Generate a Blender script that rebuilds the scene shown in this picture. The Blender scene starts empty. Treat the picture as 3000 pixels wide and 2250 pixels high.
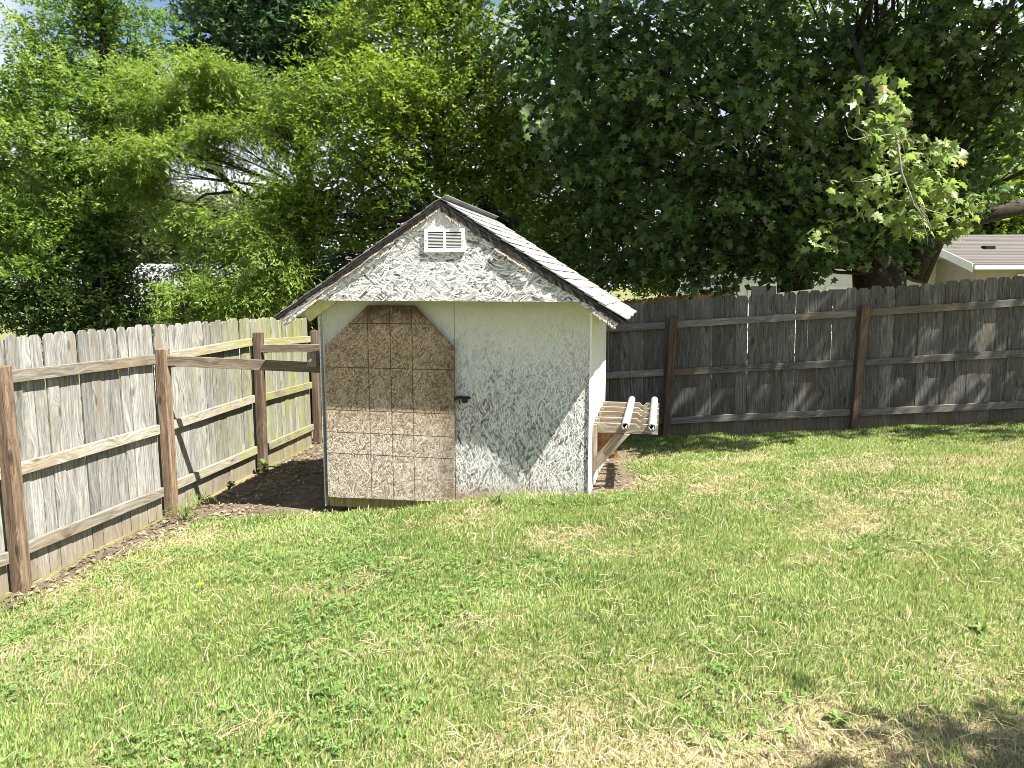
import bpy, bmesh, math, random
import numpy as np
from mathutils import Vector, Matrix

rad = math.radians
random.seed(7)
RNG = np.random.default_rng(11)
C = bpy.context.scene.collection

# ------------------------------------------------------------------ camera
cam_d = bpy.data.cameras.new('camera')
cam_d.sensor_width = 36.0
cam_d.lens = 36.0 * 2150.0 / 3000.0
cam_d.clip_start = 0.05
cam_d.clip_end = 2000
cam = bpy.data.objects.new('camera', cam_d)
C.objects.link(cam)
cam.location = (0, 0, 1.6)
cam.rotation_euler = (rad(90 - 7.6), 0, 0)
bpy.context.scene.camera = cam

# ------------------------------------------------------------------ sun and sky
SUN = Vector((0.752, -0.462, 1.34)).normalized()          # towards the sun
sun_d = bpy.data.lights.new('sun', 'SUN')
sun_d.energy = 5.0
sun_d.angle = rad(0.5)
sun_d.color = (1.0, 0.95, 0.86)
sun = bpy.data.objects.new('sun', sun_d)
C.objects.link(sun)
sun.location = (12, -8, 22)
sun.rotation_euler = (-SUN).to_track_quat('-Z', 'Y').to_euler()

world = bpy.data.worlds.new('World')
bpy.context.scene.world = world
world.use_nodes = True
wt = world.node_tree
wt.nodes.clear()
w_out = wt.nodes.new('ShaderNodeOutputWorld')
w_bg = wt.nodes.new('ShaderNodeBackground')
w_sky = wt.nodes.new('ShaderNodeTexSky')
w_sky.sky_type = 'NISHITA'
w_sky.sun_disc = False
w_sky.sun_elevation = math.asin(SUN.z)
w_sky.sun_rotation = math.atan2(SUN.x, SUN.y)
w_co = wt.nodes.new('ShaderNodeTexCoord')
w_map = wt.nodes.new('ShaderNodeMapping')
w_map.inputs['Scale'].default_value = (1.0, 1.0, 2.2)
w_map.inputs['Location'].default_value = (1.48, 2.84, 2.12)
w_noise = wt.nodes.new('ShaderNodeTexNoise')
w_noise.inputs['Scale'].default_value = 3.2
w_noise.inputs['Detail'].default_value = 8
w_ramp = wt.nodes.new('ShaderNodeValToRGB')
w_ramp.color_ramp.elements[0].position = 0.40
w_ramp.color_ramp.elements[1].position = 0.54
w_mix = wt.nodes.new('ShaderNodeMix')
w_mix.data_type = 'RGBA'
w_mix.inputs[7].default_value = (6.4, 6.7, 7.2, 1)        # lit cloud
wt.links.new(w_co.outputs['Generated'], w_map.inputs['Vector'])
wt.links.new(w_map.outputs[0], w_noise.inputs['Vector'])
# broken cloud, closing up towards the horizon as seen from below
w_sep = wt.nodes.new('ShaderNodeSeparateXYZ')
wt.links.new(w_co.outputs['Generated'], w_sep.inputs[0])
w_low = wt.nodes.new('ShaderNodeMath')
w_low.operation = 'MULTIPLY_ADD'
w_low.inputs[1].default_value = -0.55
w_low.inputs[2].default_value = 0.17
wt.links.new(w_sep.outputs[2], w_low.inputs[0])
w_add = wt.nodes.new('ShaderNodeMath')
w_add.use_clamp = True
wt.links.new(w_noise.outputs['Fac'], w_add.inputs[0])
wt.links.new(w_low.outputs[0], w_add.inputs[1])
wt.links.new(w_add.outputs[0], w_ramp.inputs[0])
wt.links.new(w_ramp.outputs[0], w_mix.inputs[0])
wt.links.new(w_sky.outputs[0], w_mix.inputs[6])
wt.links.new(w_mix.outputs[2], w_bg.inputs[0])
w_bg.inputs['Strength'].default_value = 0.05
wt.links.new(w_bg.outputs[0], w_out.inputs[0])

vs = bpy.context.scene.view_settings
vs.view_transform = 'Standard'
vs.look = 'None'
vs.gamma = 1.0
vs.use_curve_mapping = False
vs.exposure = 1.8
bpy.context.scene.cycles.filter_width = 0.85
bpy.context.scene.cycles.max_bounces = 8
bpy.context.scene.cycles.transparent_max_bounces = 6


# ================================================================== helpers
def tag(o, label=None, cat=None, group=None, kind=None):
    if label: o['label'] = label
    if cat: o['category'] = cat
    if group: o['group'] = group
    if kind: o['kind'] = kind
    return o


def empty(name, label, cat, loc=(0, 0, 0), rz=0.0, group=None):
    o = bpy.data.objects.new(name, None)
    o.empty_display_size = 0.1
    C.objects.link(o)
    o.location = loc
    o.rotation_euler = (0, 0, rz)
    return tag(o, label, cat, group)


def link(name, me, parent=None, loc=None, rot=None, mat4=None):
    o = bpy.data.objects.new(name, me)
    C.objects.link(o)
    if parent is not None: o.parent = parent
    if mat4 is not None: o.matrix_local = mat4
    if loc is not None: o.location = loc
    if rot is not None: o.rotation_euler = rot
    return o


def mesh(name, verts, faces, mat=None, smooth=False):
    me = bpy.data.meshes.new(name)
    me.from_pydata([tuple(v) for v in verts], [], [tuple(f) for f in faces])
    if mat: me.materials.append(mat)
    if smooth:
        me.polygons.foreach_set('use_smooth', [True] * len(me.polygons))
    me.update()
    return me


class MB:
    """collects simple solids into one mesh"""
    def __init__(self):
        self.v, self.f = [], []

    def add(self, v, f):
        n = len(self.v)
        self.v += [tuple(p) for p in v]
        self.f += [tuple(i + n for i in q) for q in f]
        return self

    def box(self, x0, x1, y0, y1, z0, z1, j=0.0):
        v = [(x, y, z) for z in (z0, z1) for y in (y0, y1) for x in (x0, x1)]
        if j:
            v = [tuple(c + random.uniform(-j, j) for c in p) for p in v]
        return self.add(v, [(0, 2, 3, 1), (4, 5, 7, 6), (0, 1, 5, 4), (2, 6, 7, 3), (0, 4, 6, 2), (1, 3, 7, 5)])

    def prism(self, poly, axis, a, b):
        """poly: 2D points counter-clockwise seen from the +axis side for axis z / from -y for axis y; extruded from a to b"""
        n = len(poly)
        if axis == 'y':
            v = [(x, a, z) for x, z in poly] + [(x, b, z) for x, z in poly]
        elif axis == 'x':
            v = [(a, y, z) for y, z in poly] + [(b, y, z) for y, z in poly]
        else:
            v = [(x, y, a) for x, y in poly] + [(x, y, b) for x, y in poly]
        f = [tuple(range(n)), tuple(range(2 * n - 1, n - 1, -1))]
        f += [(i, i + n, (i + 1) % n + n, (i + 1) % n) for i in range(n)]
        return self.add(v, f)

    def tube(self, pts, radii, seg=8, cap=True):
        n0 = len(self.v)
        pts = [Vector(p) for p in pts]
        up = Vector((0.13, 0.21, 0.97))
        for i, p in enumerate(pts):
            t = (pts[min(i + 1, len(pts) - 1)] - pts[max(i - 1, 0)]).normalized()
            a = t.cross(up)
            if a.length < 1e-3: a = t.cross(Vector((1, 0, 0)))
            a.normalize()
            b = t.cross(a)
            for k in range(seg):
                w = 2 * math.pi * k / seg
                self.v.append(tuple(p + (a * math.cos(w) + b * math.sin(w)) * radii[i]))
        for i in range(len(pts) - 1):
            for k in range(seg):
                q = n0 + i * seg
                self.f.append((q + k, q + (k + 1) % seg, q + seg + (k + 1) % seg, q + seg + k))
        if cap:
            self.f.append(tuple(n0 + k for k in range(seg)))
            q = n0 + (len(pts) - 1) * seg
            self.f.append(tuple(q + k for k in range(seg - 1, -1, -1)))
        return self

    def mesh(self, name, mat=None, smooth=False, fix=True, bevel=0.0):
        me = mesh(name, self.v, self.f, mat, smooth)
        if fix or bevel:
            bm = bmesh.new()
            bm.from_mesh(me)
            bmesh.ops.recalc_face_normals(bm, faces=bm.faces)
            if bevel:
                bmesh.ops.bevel(bm, geom=list(bm.edges), offset=bevel, segments=1, affect='EDGES', profile=0.5)
            bm.to_mesh(me)
            bm.free()
        return me

    def obj(self, name, mat, parent=None, smooth=False, bevel=0.0, **k):
        return link(name, self.mesh(name, mat, smooth, bevel=bevel), parent, **k)


def np_mesh(name, verts, loops_per_face, loop_idx, mat, attrs=None, smooth=False):
    """verts (n,3); all faces with the same number of loops"""
    me = bpy.data.meshes.new(name)
    nf = len(loop_idx) // loops_per_face
    me.vertices.add(len(verts))
    me.vertices.foreach_set('co', np.ascontiguousarray(verts, dtype=np.float32).ravel())
    me.loops.add(len(loop_idx))
    me.loops.foreach_set('vertex_index', np.ascontiguousarray(loop_idx, dtype=np.int32))
    me.polygons.add(nf)
    me.polygons.foreach_set('loop_start', np.arange(0, nf * loops_per_face, loops_per_face, dtype=np.int32))
    if smooth:
        me.polygons.foreach_set('use_smooth', np.ones(nf, dtype=bool))
    for nm, arr in (attrs or {}).items():
        if arr.ndim == 2:
            a = me.attributes.new(nm, 'FLOAT_COLOR', 'POINT')
            c4 = np.ones((len(arr), 4), dtype=np.float32)
            c4[:, :3] = arr
            a.data.foreach_set('color', c4.ravel())
        else:
            a = me.attributes.new(nm, 'FLOAT', 'POINT')
            a.data.foreach_set('value', arr.astype(np.float32))
    me.materials.append(mat)
    me.update(calc_edges=True)
    return me


def vnoise(x, y, seed=0):
    """smooth 2D value noise 0..1 on arrays"""
    xi, yi = np.floor(x).astype(np.int64), np.floor(y).astype(np.int64)
    fx, fy = x - xi, y - yi
    fx, fy = fx * fx * (3 - 2 * fx), fy * fy * (3 - 2 * fy)

    def h(a, b):
        n = (a * 374761393 + b * 668265263 + seed * 974711) & 0xFFFFFFFF
        n = ((n ^ (n >> 13)) * 1274126177) & 0xFFFFFFFF
        n = n ^ (n >> 16)
        return (n & 0xFFFF) / 65535.0
    return (h(xi, yi) * (1 - fx) + h(xi + 1, yi) * fx) * (1 - fy) + (h(xi, yi + 1) * (1 - fx) + h(xi + 1, yi + 1) * fx) * fy


def fbm(x, y, seed=0, o=3):
    s, a, t = 0, 1.0, 0
    for k in range(o):
        s = s + a * vnoise(x * 2 ** k, y * 2 ** k, seed + k * 17)
        t += a
        a *= 0.5
    return s / t


# ------------------------------------------------------------------ node helper
class NT:
    def __init__(self, name):
        self.m = bpy.data.materials.new(name)
        self.m.use_nodes = True
        self.t = self.m.node_tree
        self.t.nodes.clear()
        self.out = self.t.nodes.new('ShaderNodeOutputMaterial')

    def n(self, kind, **k):
        nd = self.t.nodes.new('ShaderNode' + kind)
        for a, b in k.items(): setattr(nd, a, b)
        return nd

    def l(self, a, b):
        self.t.links.new(a, b)

    def put(self, sock, v):
        if isinstance(v, bpy.types.NodeSocket): self.l(v, sock)
        else: sock.default_value = v

    def math(self, op, a, b=None, c=None, clamp=False):
        nd = self.n('Math', operation=op, use_clamp=clamp)
        self.put(nd.inputs[0], a)
        if b is not None: self.put(nd.inputs[1], b)
        if c is not None: self.put(nd.inputs[2], c)
        return nd.outputs[0]

    def vmath(self, op, a, b=None):
        nd = self.n('VectorMath', operation=op)
        self.put(nd.inputs[0], a)
        if b is not None: self.put(nd.inputs[1], b)
        return nd.outputs[0]

    def mix(self, fac, a, b, blend='MIX'):
        nd = self.n('Mix', data_type='RGBA', blend_type=blend)
        self.put(nd.inputs[0], fac)
        for s, v in ((nd.inputs[6], a), (nd.inputs[7], b)):
            if isinstance(v, tuple) and len(v) == 3: v = (*v, 1)
            self.put(s, v)
        return nd.outputs[2]

    def fmix(self, fac, a, b):
        nd = self.n('Mix', data_type='FLOAT')
        self.put(nd.inputs[0], fac)
        self.put(nd.inputs[2], a)
        self.put(nd.inputs[3], b)
        return nd.outputs[0]

    def ramp(self, v, stops):
        nd = self.n('ValToRGB')
        cr = nd.color_ramp
        while len(cr.elements) < len(stops): cr.elements.new(0.5)
        for e, (p, c) in zip(cr.elements, stops):
            e.position = p
            e.color = (*c, 1) if isinstance(c, tuple) else (c, c, c, 1)
        self.put(nd.inputs[0], v)
        return nd.outputs[0]

    def smooth(self, v, lo, hi, a=0.0, b=1.0):
        nd = self.n('MapRange', interpolation_type='SMOOTHSTEP')
        self.put(nd.inputs[0], v)
        for i, q in zip((1, 2, 3, 4), (lo, hi, a, b)): nd.inputs[i].default_value = q
        return nd.outputs[0]

    def noise(self, vec, scale, detail=3, rough=0.55, dist=0.0):
        nd = self.n('TexNoise')
        self.put(nd.inputs['Vector'], vec)
        nd.inputs['Scale'].default_value = scale
        nd.inputs['Detail'].default_value = detail
        nd.inputs['Roughness'].default_value = rough
        nd.inputs['Distortion'].default_value = dist
        return nd.outputs['Fac']

    def mapping(self, vec, scale=(1, 1, 1), loc=(0, 0, 0), rot=(0, 0, 0)):
        nd = self.n('Mapping')
        self.put(nd.inputs[0], vec)
        nd.inputs['Scale'].default_value = scale
        nd.inputs['Location'].default_value = loc
        nd.inputs['Rotation'].default_value = rot
        return nd.outputs[0]

    def bump(self, h, strength=0.3, dist=0.01):
        nd = self.n('Bump')
        nd.inputs['Strength'].default_value = strength
        nd.inputs['Distance'].default_value = dist
        self.put(nd.inputs['Height'], h)
        return nd.outputs[0]

    def principled(self, col, rough=0.8, normal=None, spec=0.3, metal=0.0):
        nd = self.n('BsdfPrincipled')
        if isinstance(col, tuple) and len(col) == 3: col = (*col, 1)
        self.put(nd.inputs['Base Color'], col)
        self.put(nd.inputs['Roughness'], rough)
        nd.inputs['Specular IOR Level'].default_value = spec
        nd.inputs['Metallic'].default_value = metal
        if normal is not None: self.l(normal, nd.inputs['Normal'])
        self.l(nd.outputs[0], self.out.inputs[0])
        return nd

    def objco(self):
        return self.n('TexCoord').outputs['Object']

    def objrand(self):
        return self.n('ObjectInfo').outputs['Random']


def plain(name, col, rough=0.7, var=0.12, scale=9.0, spec=0.3, metal=0.0, bump=0.0):
    t = NT(name)
    n = t.noise(t.objco(), scale, 4)
    c = t.mix(t.smooth(n, 0.3, 0.7), tuple(q * (1 - var) for q in col), tuple(min(q * (1 + var), 1) for q in col))
    t.principled(c, rough, t.bump(n, bump, 0.01) if bump else None, spec, metal)
    return t.m


def wood_mat(name, dark, mid, light, stain=None, knots=True, grain=1.0, moss=None, foot=None, rough=0.85):
    """weathered board, length along local z; each object gets its own piece of the grain"""
    t = NT(name)
    co = t.objco()
    r = t.objrand()
    off = t.n('CombineXYZ')
    t.l(t.math('MULTIPLY', r, 37.0), off.inputs[0])
    t.l(t.math('MULTIPLY', r, 91.0), off.inputs[1])
    t.l(t.math('MULTIPLY', r, 53.0), off.inputs[2])
    p = t.vmath('ADD', co, off.outputs[0])
    # knots pull the grain aside
    kv = t.n('TexVoronoi', feature='F1')
    t.l(t.mapping(p, (7.0, 7.0, 2.6)), kv.inputs['Vector'])
    kv.inputs['Scale'].default_value = 1.0
    kd = kv.outputs['Distance']
    knot = t.smooth(kd, 0.05, 0.17, 1.0, 0.0)
    pull = t.smooth(kd, 0.0, 0.55, 1.0, 0.0)
    pz = t.mapping(p, (1, 1, 0.06))
    warp = t.noise(t.mapping(p, (4, 4, 0.9)), 1.0, 2)
    wv = t.n('CombineXYZ')
    t.l(t.math('ADD', t.math('MULTIPLY', warp, 0.05), t.math('MULTIPLY', pull, 0.05)), wv.inputs[0])
    pg = t.vmath('ADD', pz, wv.outputs[0])
    g1 = t.noise(pg, 56.0 * grain, 3, 0.6)
    g2 = t.noise(pg, 150.0 * grain, 2, 0.6)
    big = t.noise(t.mapping(p, (6, 6, 1.1)), 1.0, 3)
    v = t.math('ADD', t.math('MULTIPLY', g1, 0.62), t.math('MULTIPLY', g2, 0.38))
    c = t.ramp(v, [(0.33, dark), (0.5, mid), (0.66, light)])
    bright = t.math('ADD', t.math('MULTIPLY', r, 0.62), 0.68)
    bc = t.n('CombineColor')
    for i in range(3): t.l(bright, bc.inputs[i])
    c = t.mix(1.0, c, bc.outputs[0], 'MULTIPLY')
    if stain:
        c = t.mix(t.math('MULTIPLY', t.smooth(big, 0.52, 0.72), 0.75), c, stain)
    if knots:
        c = t.mix(t.math('MULTIPLY', knot, 0.7), c, tuple(q * 0.45 for q in dark))
    geo = t.n('NewGeometry').outputs['Position']
    if moss:
        col, lo, hi, amt = moss
        sep = t.n('SeparateXYZ')
        t.l(geo, sep.inputs[0])
        m = t.math('MULTIPLY', t.smooth(sep.outputs[1], lo, hi), t.smooth(t.noise(t.mapping(geo, (3, 3, 1.0)), 1.6, 3), 0.33, 0.62))
        c = t.mix(t.math('MULTIPLY', m, amt), c, col)
    if foot:
        col, lo, hi = foot
        sep = t.n('SeparateXYZ')
        t.l(co, sep.inputs[0])
        zz = t.math('ADD', sep.outputs[2], t.math('MULTIPLY', big, 0.14))
        c = t.mix(t.math('MULTIPLY', t.smooth(zz, lo, hi, 1.0, 0.0), 0.6), c, col)
    h = t.math('SUBTRACT', v, t.math('MULTIPLY', knot, 0.15))
    t.principled(c, rough, t.bump(h, 0.45, 0.006), 0.2)
    return t.m


def osb_mat(name, plane, axis, spread, cols, white, layers=9, cell=12.5, half=(0.056, 0.0060), door=False, wearz=None, seedbase=0.0):
    """flake board: several layers of oriented flakes. plane = which local axes the flakes lie in."""
    t = NT(name)
    co = t.objco()
    sep = t.n('SeparateXYZ')
    t.l(co, sep.inputs[0])
    X, Y, Z = sep.outputs
    cmb = t.n('CombineXYZ')
    t.l({'x': X, 'y': Y, 'z': Z}[plane[0]], cmb.inputs[0])
    t.l({'x': X, 'y': Y, 'z': Z}[plane[1]], cmb.inputs[1])
    uv = cmb.outputs[0]
    wob = t.noise(uv, 14.0, 2)
    wobv = t.n('CombineXYZ')
    t.l(t.math('MULTIPLY', t.math('SUBTRACT', wob, 0.5), 0.012), wobv.inputs[0])
    t.l(t.math('MULTIPLY', t.math('SUBTRACT', t.noise(t.mapping(uv, loc=(9, 4, 0)), 17.0, 2), 0.5), 0.012), wobv.inputs[1])
    uvw = t.vmath('ADD', uv, wobv.outputs[0])
    stk = 0.5
    val, edge, hgt = t.noise(t.mapping(uv, (40, 12, 1)), 1.0, 3), 0.5, 0.0
    for k in range(layers):
        lay = t.mapping(uvw, loc=(3.17 * k + seedbase, 1.31 * k + 2 * seedbase, 0), rot=(0, 0, 0.7 * k))
        vo = t.n('TexVoronoi', voronoi_dimensions='2D', feature='F1')
        t.l(lay, vo.inputs['Vector'])
        vo.inputs['Scale'].default_value = cell * (1.0 + 0.13 * (k % 3))
        loc = t.vmath('SUBTRACT', lay, vo.outputs['Position'])
        sc = t.n('SeparateColor')
        t.l(vo.outputs['Color'], sc.inputs[0])
        ang = t.math('ADD', t.math('MULTIPLY', t.math('SUBTRACT', sc.outputs[0], 0.5), 2 * spread), -(axis + 0.7 * k))
        rt = t.n('VectorRotate', rotation_type='Z_AXIS')
        t.l(loc, rt.inputs['Vector'])
        t.l(ang, rt.inputs['Angle'])
        s2 = t.n('SeparateXYZ')
        t.l(rt.outputs[0], s2.inputs[0])
        wid = t.math('MULTIPLY', t.math('ADD', t.math('MULTIPLY', sc.outputs[2], 0.9), 0.45), half[1])
        ex = t.math('DIVIDE', t.math('ABSOLUTE', s2.outputs[0]), half[0])
        ey = t.math('DIVIDE', t.math('ABSOLUTE', s2.outputs[1]), wid)
        mx = t.math('MAXIMUM', ex, ey)
        mask = t.math('LESS_THAN', mx, 1.0)
        ed = t.smooth(mx, 0.66, 1.0)
        gr = t.noise(t.mapping(rt.outputs[0], (11, 170, 1), (k, 0, 0)), 1.0, 2)
        fl = t.math('ADD', t.math('MULTIPLY', sc.outputs[1], 0.66), t.math('MULTIPLY', gr, 0.34))
        val = t.fmix(mask, val, fl)
        edge = t.fmix(mask, edge, ed)
        stk = t.fmix(mask, stk, gr)
        hgt = t.fmix(mask, hgt, t.math('SUBTRACT', float(k + 1) / layers, t.math('MULTIPLY', ed, 0.8)))
    big = t.noise(uv, 2.2, 4)
    mid = t.noise(t.mapping(uv, loc=(5, 8, 0)), 7.0, 3)
    if white:
        wear = t.math('ADD', t.math('MULTIPLY', t.math('SUBTRACT', big, 0.5), 0.5), t.math('MULTIPLY', t.math('SUBTRACT', mid, 0.5), 0.35))
        if wearz:
            wear = t.math('ADD', wear, t.smooth(Z, wearz[0], wearz[1], wearz[2], wearz[3]))
        else:
            wear = t.math('ADD', wear, 0.74)
        wear = t.math('MAXIMUM', wear, 0.0)
        lowv = t.smooth(val, 0.14, 0.36, 1.0, 0.0)
        dk = t.math('ADD', t.math('MULTIPLY', edge, 1.25), t.math('MULTIPLY', lowv, 1.0))  # flake edges: worn grimy paint, plus their shadow lines painted in
        dk = t.math('ADD', dk, t.math('MULTIPLY', t.smooth(stk, 0.56, 0.70), 0.55))
        dk = t.math('MULTIPLY', dk, t.math('MULTIPLY', wear, 1.25), clamp=True)
        c = t.mix(dk, cols[0], cols[1])
        rare = t.math('MULTIPLY', t.math('GREATER_THAN', val, 0.80), t.smooth(wear, 0.3, 0.7))
        c = t.mix(t.math('MULTIPLY', rare, 0.55), c, cols[2])
        if wearz:
            # yellowish tint towards the top of the board, splash dirt near the ground
            c = t.mix(t.math('MULTIPLY', t.smooth(t.math('ADD', Z, t.math('MULTIPLY', mid, 0.25)), 1.02, 1.62), 0.55), c, (0.50, 0.50, 0.28))
            sp = t.math('ADD', Z, t.math('MULTIPLY', mid, -0.22))
            c = t.mix(t.math('MULTIPLY', t.smooth(sp, -0.42, -0.24, 1.0, 0.0), 0.65), c, (0.24, 0.15, 0.08))
    else:
        c = t.ramp(val, [(0.22, cols[0]), (0.46, cols[1]), (0.74, cols[2])])
        c = t.mix(t.math('MULTIPLY', edge, 0.75), c, tuple(q * .8 for q in cols[0]))
    if door:
        gy = t.smooth(t.math('ADD', Z, t.math('MULTIPLY', big, 0.5)), 0.25, 1.0, 1.0, 0.0)
        hs = t.n('HueSaturation')
        hs.inputs['Saturation'].default_value = 0.5
        hs.inputs['Value'].default_value = 1.32
        t.l(c, hs.inputs['Color'])
        c = t.mix(t.math('MULTIPLY', gy, 0.85), c, hs.outputs[0])
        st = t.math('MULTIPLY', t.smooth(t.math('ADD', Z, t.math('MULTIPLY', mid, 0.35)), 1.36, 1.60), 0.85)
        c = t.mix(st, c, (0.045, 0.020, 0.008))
        # darker brown towards the right edge
        st = t.math('MULTIPLY', t.smooth(t.math('ADD', X, t.math('MULTIPLY', big, 0.35)), 1.12, 1.45), 0.5)
        c = t.mix(st, c, (0.07, 0.04, 0.02))
        # printed nailing lines
        jig = t.math('MULTIPLY', t.math('SUBTRACT', t.noise(uv, 60.0, 2), 0.5), 0.004)
        ln = None
        for src, pos in ((Z, (0.062, 0.262, 0.470, 0.866, 1.268)), (X, (0.455, 0.668, 0.872))):
            for q in pos:
                d = t.math('ABSOLUTE', t.math('ADD', t.math('SUBTRACT', src, q), jig))
                m = t.smooth(d, 0.0022, 0.0056, 1.0, 0.0)
                if src is X: m = t.math('MULTIPLY', m, 0.9)
                ln = m if ln is None else t.math('MAXIMUM', ln, m)
        c = t.mix(t.math('MULTIPLY', ln, 0.78), c, (0.022, 0.014, 0.008))
    t.principled(c, 0.75, t.bump(hgt, 0.55, 0.004), 0.25)
    return t.m


def leaf_mat(name, cols, trans=0.35, rough=0.45, spec=0.4, tipcol=None):
    """cols: three leaf colours chosen by the per-leaf value 'tone'"""
    t = NT(name)
    a = t.n('Attribute', attribute_name='tone', attribute_type='GEOMETRY')
    v = a.outputs['Fac']
    c = t.ramp(v, [(0.0, cols[0]), (0.5, cols[1]), (1.0, cols[2])])
    if tipcol:
        c = t.mix(t.math('GREATER_THAN', v, 0.965), c, tipcol)
    b = t.n('BsdfPrincipled')
    t.l(c, b.inputs['Base Color'])
    b.inputs['Roughness'].default_value = rough
    b.inputs['Specular IOR Level'].default_value = spec
    tr = t.n('BsdfTranslucent')
    hs = t.n('HueSaturation')
    hs.inputs['Hue'].default_value = 0.487
    hs.inputs['Saturation'].default_value = 1.1
    hs.inputs['Value'].default_value = 1.55
    t.l(c, hs.inputs['Color'])
    t.l(hs.outputs[0], tr.inputs['Color'])
    mx = t.n('MixShader')
    mx.inputs[0].default_value = trans
    t.l(b.outputs[0], mx.inputs[1])
    t.l(tr.outputs[0], mx.inputs[2])
    t.l(mx.outputs[0], t.out.inputs[0])
    return t.m


def grass_mat(name):
    t = NT(name)
    a = t.n('Attribute', attribute_name='tint', attribute_type='GEOMETRY')
    b = t.n('BsdfPrincipled')
    t.l(a.outputs['Color'], b.inputs['Base Color'])
    b.inputs['Roughness'].default_value = 0.5
    b.inputs['Specular IOR Level'].default_value = 0.35
    tr = t.n('BsdfTranslucent')
    hs = t.n('HueSaturation')
    hs.inputs['Value'].default_value = 1.4
    t.l(a.outputs['Color'], hs.inputs['Color'])
    t.l(hs.outputs[0], tr.inputs['Color'])
    mx = t.n('MixShader')
    mx.inputs[0].default_value = 0.35
    t.l(b.outputs[0], mx.inputs[1])
    t.l(tr.outputs[0], mx.inputs[2])
    t.l(mx.outputs[0], t.out.inputs[0])
    return t.m


# ================================================================== the lie of the land
YAW = rad(11.7)
SO = Vector((-1.73, 6.755, 0.0))                 # shed: front left corner, x along the front, y into the shed
SR = Vector((math.cos(YAW), -math.sin(YAW), 0))
SD = Vector((math.sin(YAW), math.cos(YAW), 0))


def shed_w(lx, ld, lz=0.0):
    return SO + SR * lx + SD * ld + Vector((0, 0, lz))


GP = np.array([
    (-3.55, 3.2, -.50), (-3.5, 5.0, -.555), (-3.3, 6.7, -.58), (-3.0, 8.5, -.575), (-2.85, 10.3, -.635), (-1.73, 6.7, -.52), (-1.2, 6.6, -.455),
    (-.5, 6.45, -.345), (.2, 6.3, -.245), (.66, 6.2, -.205), (1.1, 7.9, -.33), (2.04, 9.9, -.43), (3.2, 9.7, -.345), (4.5, 9.45, -.24),
    (6.3, 9.1, -.085), (8.5, 8.7, .10), (0, 0, 0.0), (-2.0, 2.5, -.26), (2.6, 2.5, .05), (5, 4.5, .10), (3.0, 6.2, -.04), (5.0, 7.2, .0), (0, 3.4, -.11),
    (-1.2, 9.5, -.60), (0.3, 10.2, -.56), (7, 0, .3), (-5, -2, -.3), (5, -3, .2), (9, 4, .35), (-1.9, 4.8, -.38), (0.4, 4.8, -.17),
    (-7, 5, -.8), (-6, 11, -.95), (-2, 14, -.9), (3, 13, -.55), (8, 13, -.1)])
_d = np.linalg.norm(GP[:, None, :2] - GP[None, :, :2], axis=2)
_A = np.zeros((len(GP) + 3, len(GP) + 3))
_A[:len(GP), :len(GP)] = _d + 0.15 * np.eye(len(GP))
_A[:len(GP), len(GP)] = 1
_A[:len(GP), len(GP) + 1:] = GP[:, :2]
_A[len(GP):, :len(GP)] = _A[:len(GP), len(GP):].T
_W = np.linalg.solve(_A, np.concatenate([GP[:, 2], [0, 0, 0]]))


def ground_z(x, y):
    x, y = np.atleast_1d(np.asarray(x, float)), np.atleast_1d(np.asarray(y, float))
    r = np.sqrt((x[:, None] - GP[None, :, 0]) ** 2 + (y[:, None] - GP[None, :, 1]) ** 2)
    z = r @ _W[:len(GP)] + _W[len(GP)] + _W[len(GP) + 1] * x + _W[len(GP) + 2] * y
    far = np.clip((np.sqrt(x ** 2 + (y - 5) ** 2) - 9.0) / 14.0, 0, 1)
    far = far * far * (3 - 2 * far)
    zf = np.clip(-1.35 + 0.085 * x, -3.0, 0.7)
    z = z * (1 - far) + zf * far
    return z


def gz(x, y):
    return float(ground_z(x, y)[0])


def left_fence_x(y):
    return np.interp(y, [0, 3.2, 5.02, 6.77, 8.46, 10.3], [-4.4, -3.82, -3.53, -3.26, -2.96, -2.80])


def right_fence_y(x):
    return np.interp(x, [-2.8, 2.04, 4.5, 6.3, 9.0], [10.45, 9.92, 9.45, 9.13, 8.65])


def soil_mask(x, y):
    """1 where bare earth shows, 0 in the lawn"""
    n = (fbm(x * 3.1, y * 3.1, 5) - 0.5) * 0.5 + (fbm(x * 9, y * 9, 8) - 0.5) * 0.22
    lx = (x - SO.x) * SR.x + (y - SO.y) * SR.y
    ld = (x - SO.x) * SD.x + (y - SO.y) * SD.y
    fx = x - left_fence_x(y)
    # yard corner left of and behind the shed
    edge = 6.62 + 0.10 * np.sin(x * 2.1)
    a = (y - edge) / 0.32 + 0.5 + n
    a = np.where(lx < 2.45, a, 0)
    a = np.where((lx > -0.1) & (ld < 0.12) & (lx < 2.55), np.clip((ld + 0.13 - np.clip(0.4 - lx, 0, 1) * 0.1) / 0.12 + n, 0, 1), a)
    # strip along the left fence
    wid = 0.18 + 0.26 * np.clip((y - 4.6) / 2.0, 0, 1)
    b = 0.5 + (wid - fx) / 0.35 + n * 1.3
    b = np.where(fx < 1.2, b, 0)
    # under the rack on the right
    wd = 0.42 + 0.10 * np.sin(ld * 3)
    c = np.where((lx > 2.3) & (ld > 0.02), (wd - (lx - 2.5)) / 0.25 + n * 1.2, 0)
    c = c * np.clip((ld - 0.0) / 0.2, 0, 1)
    c = np.where(ld > 1.6, c * np.clip((3.0 - ld) / 1.2, 0.0, 1), c)
    return np.clip(np.maximum(np.maximum(a, b), c), 0, 1)


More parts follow.
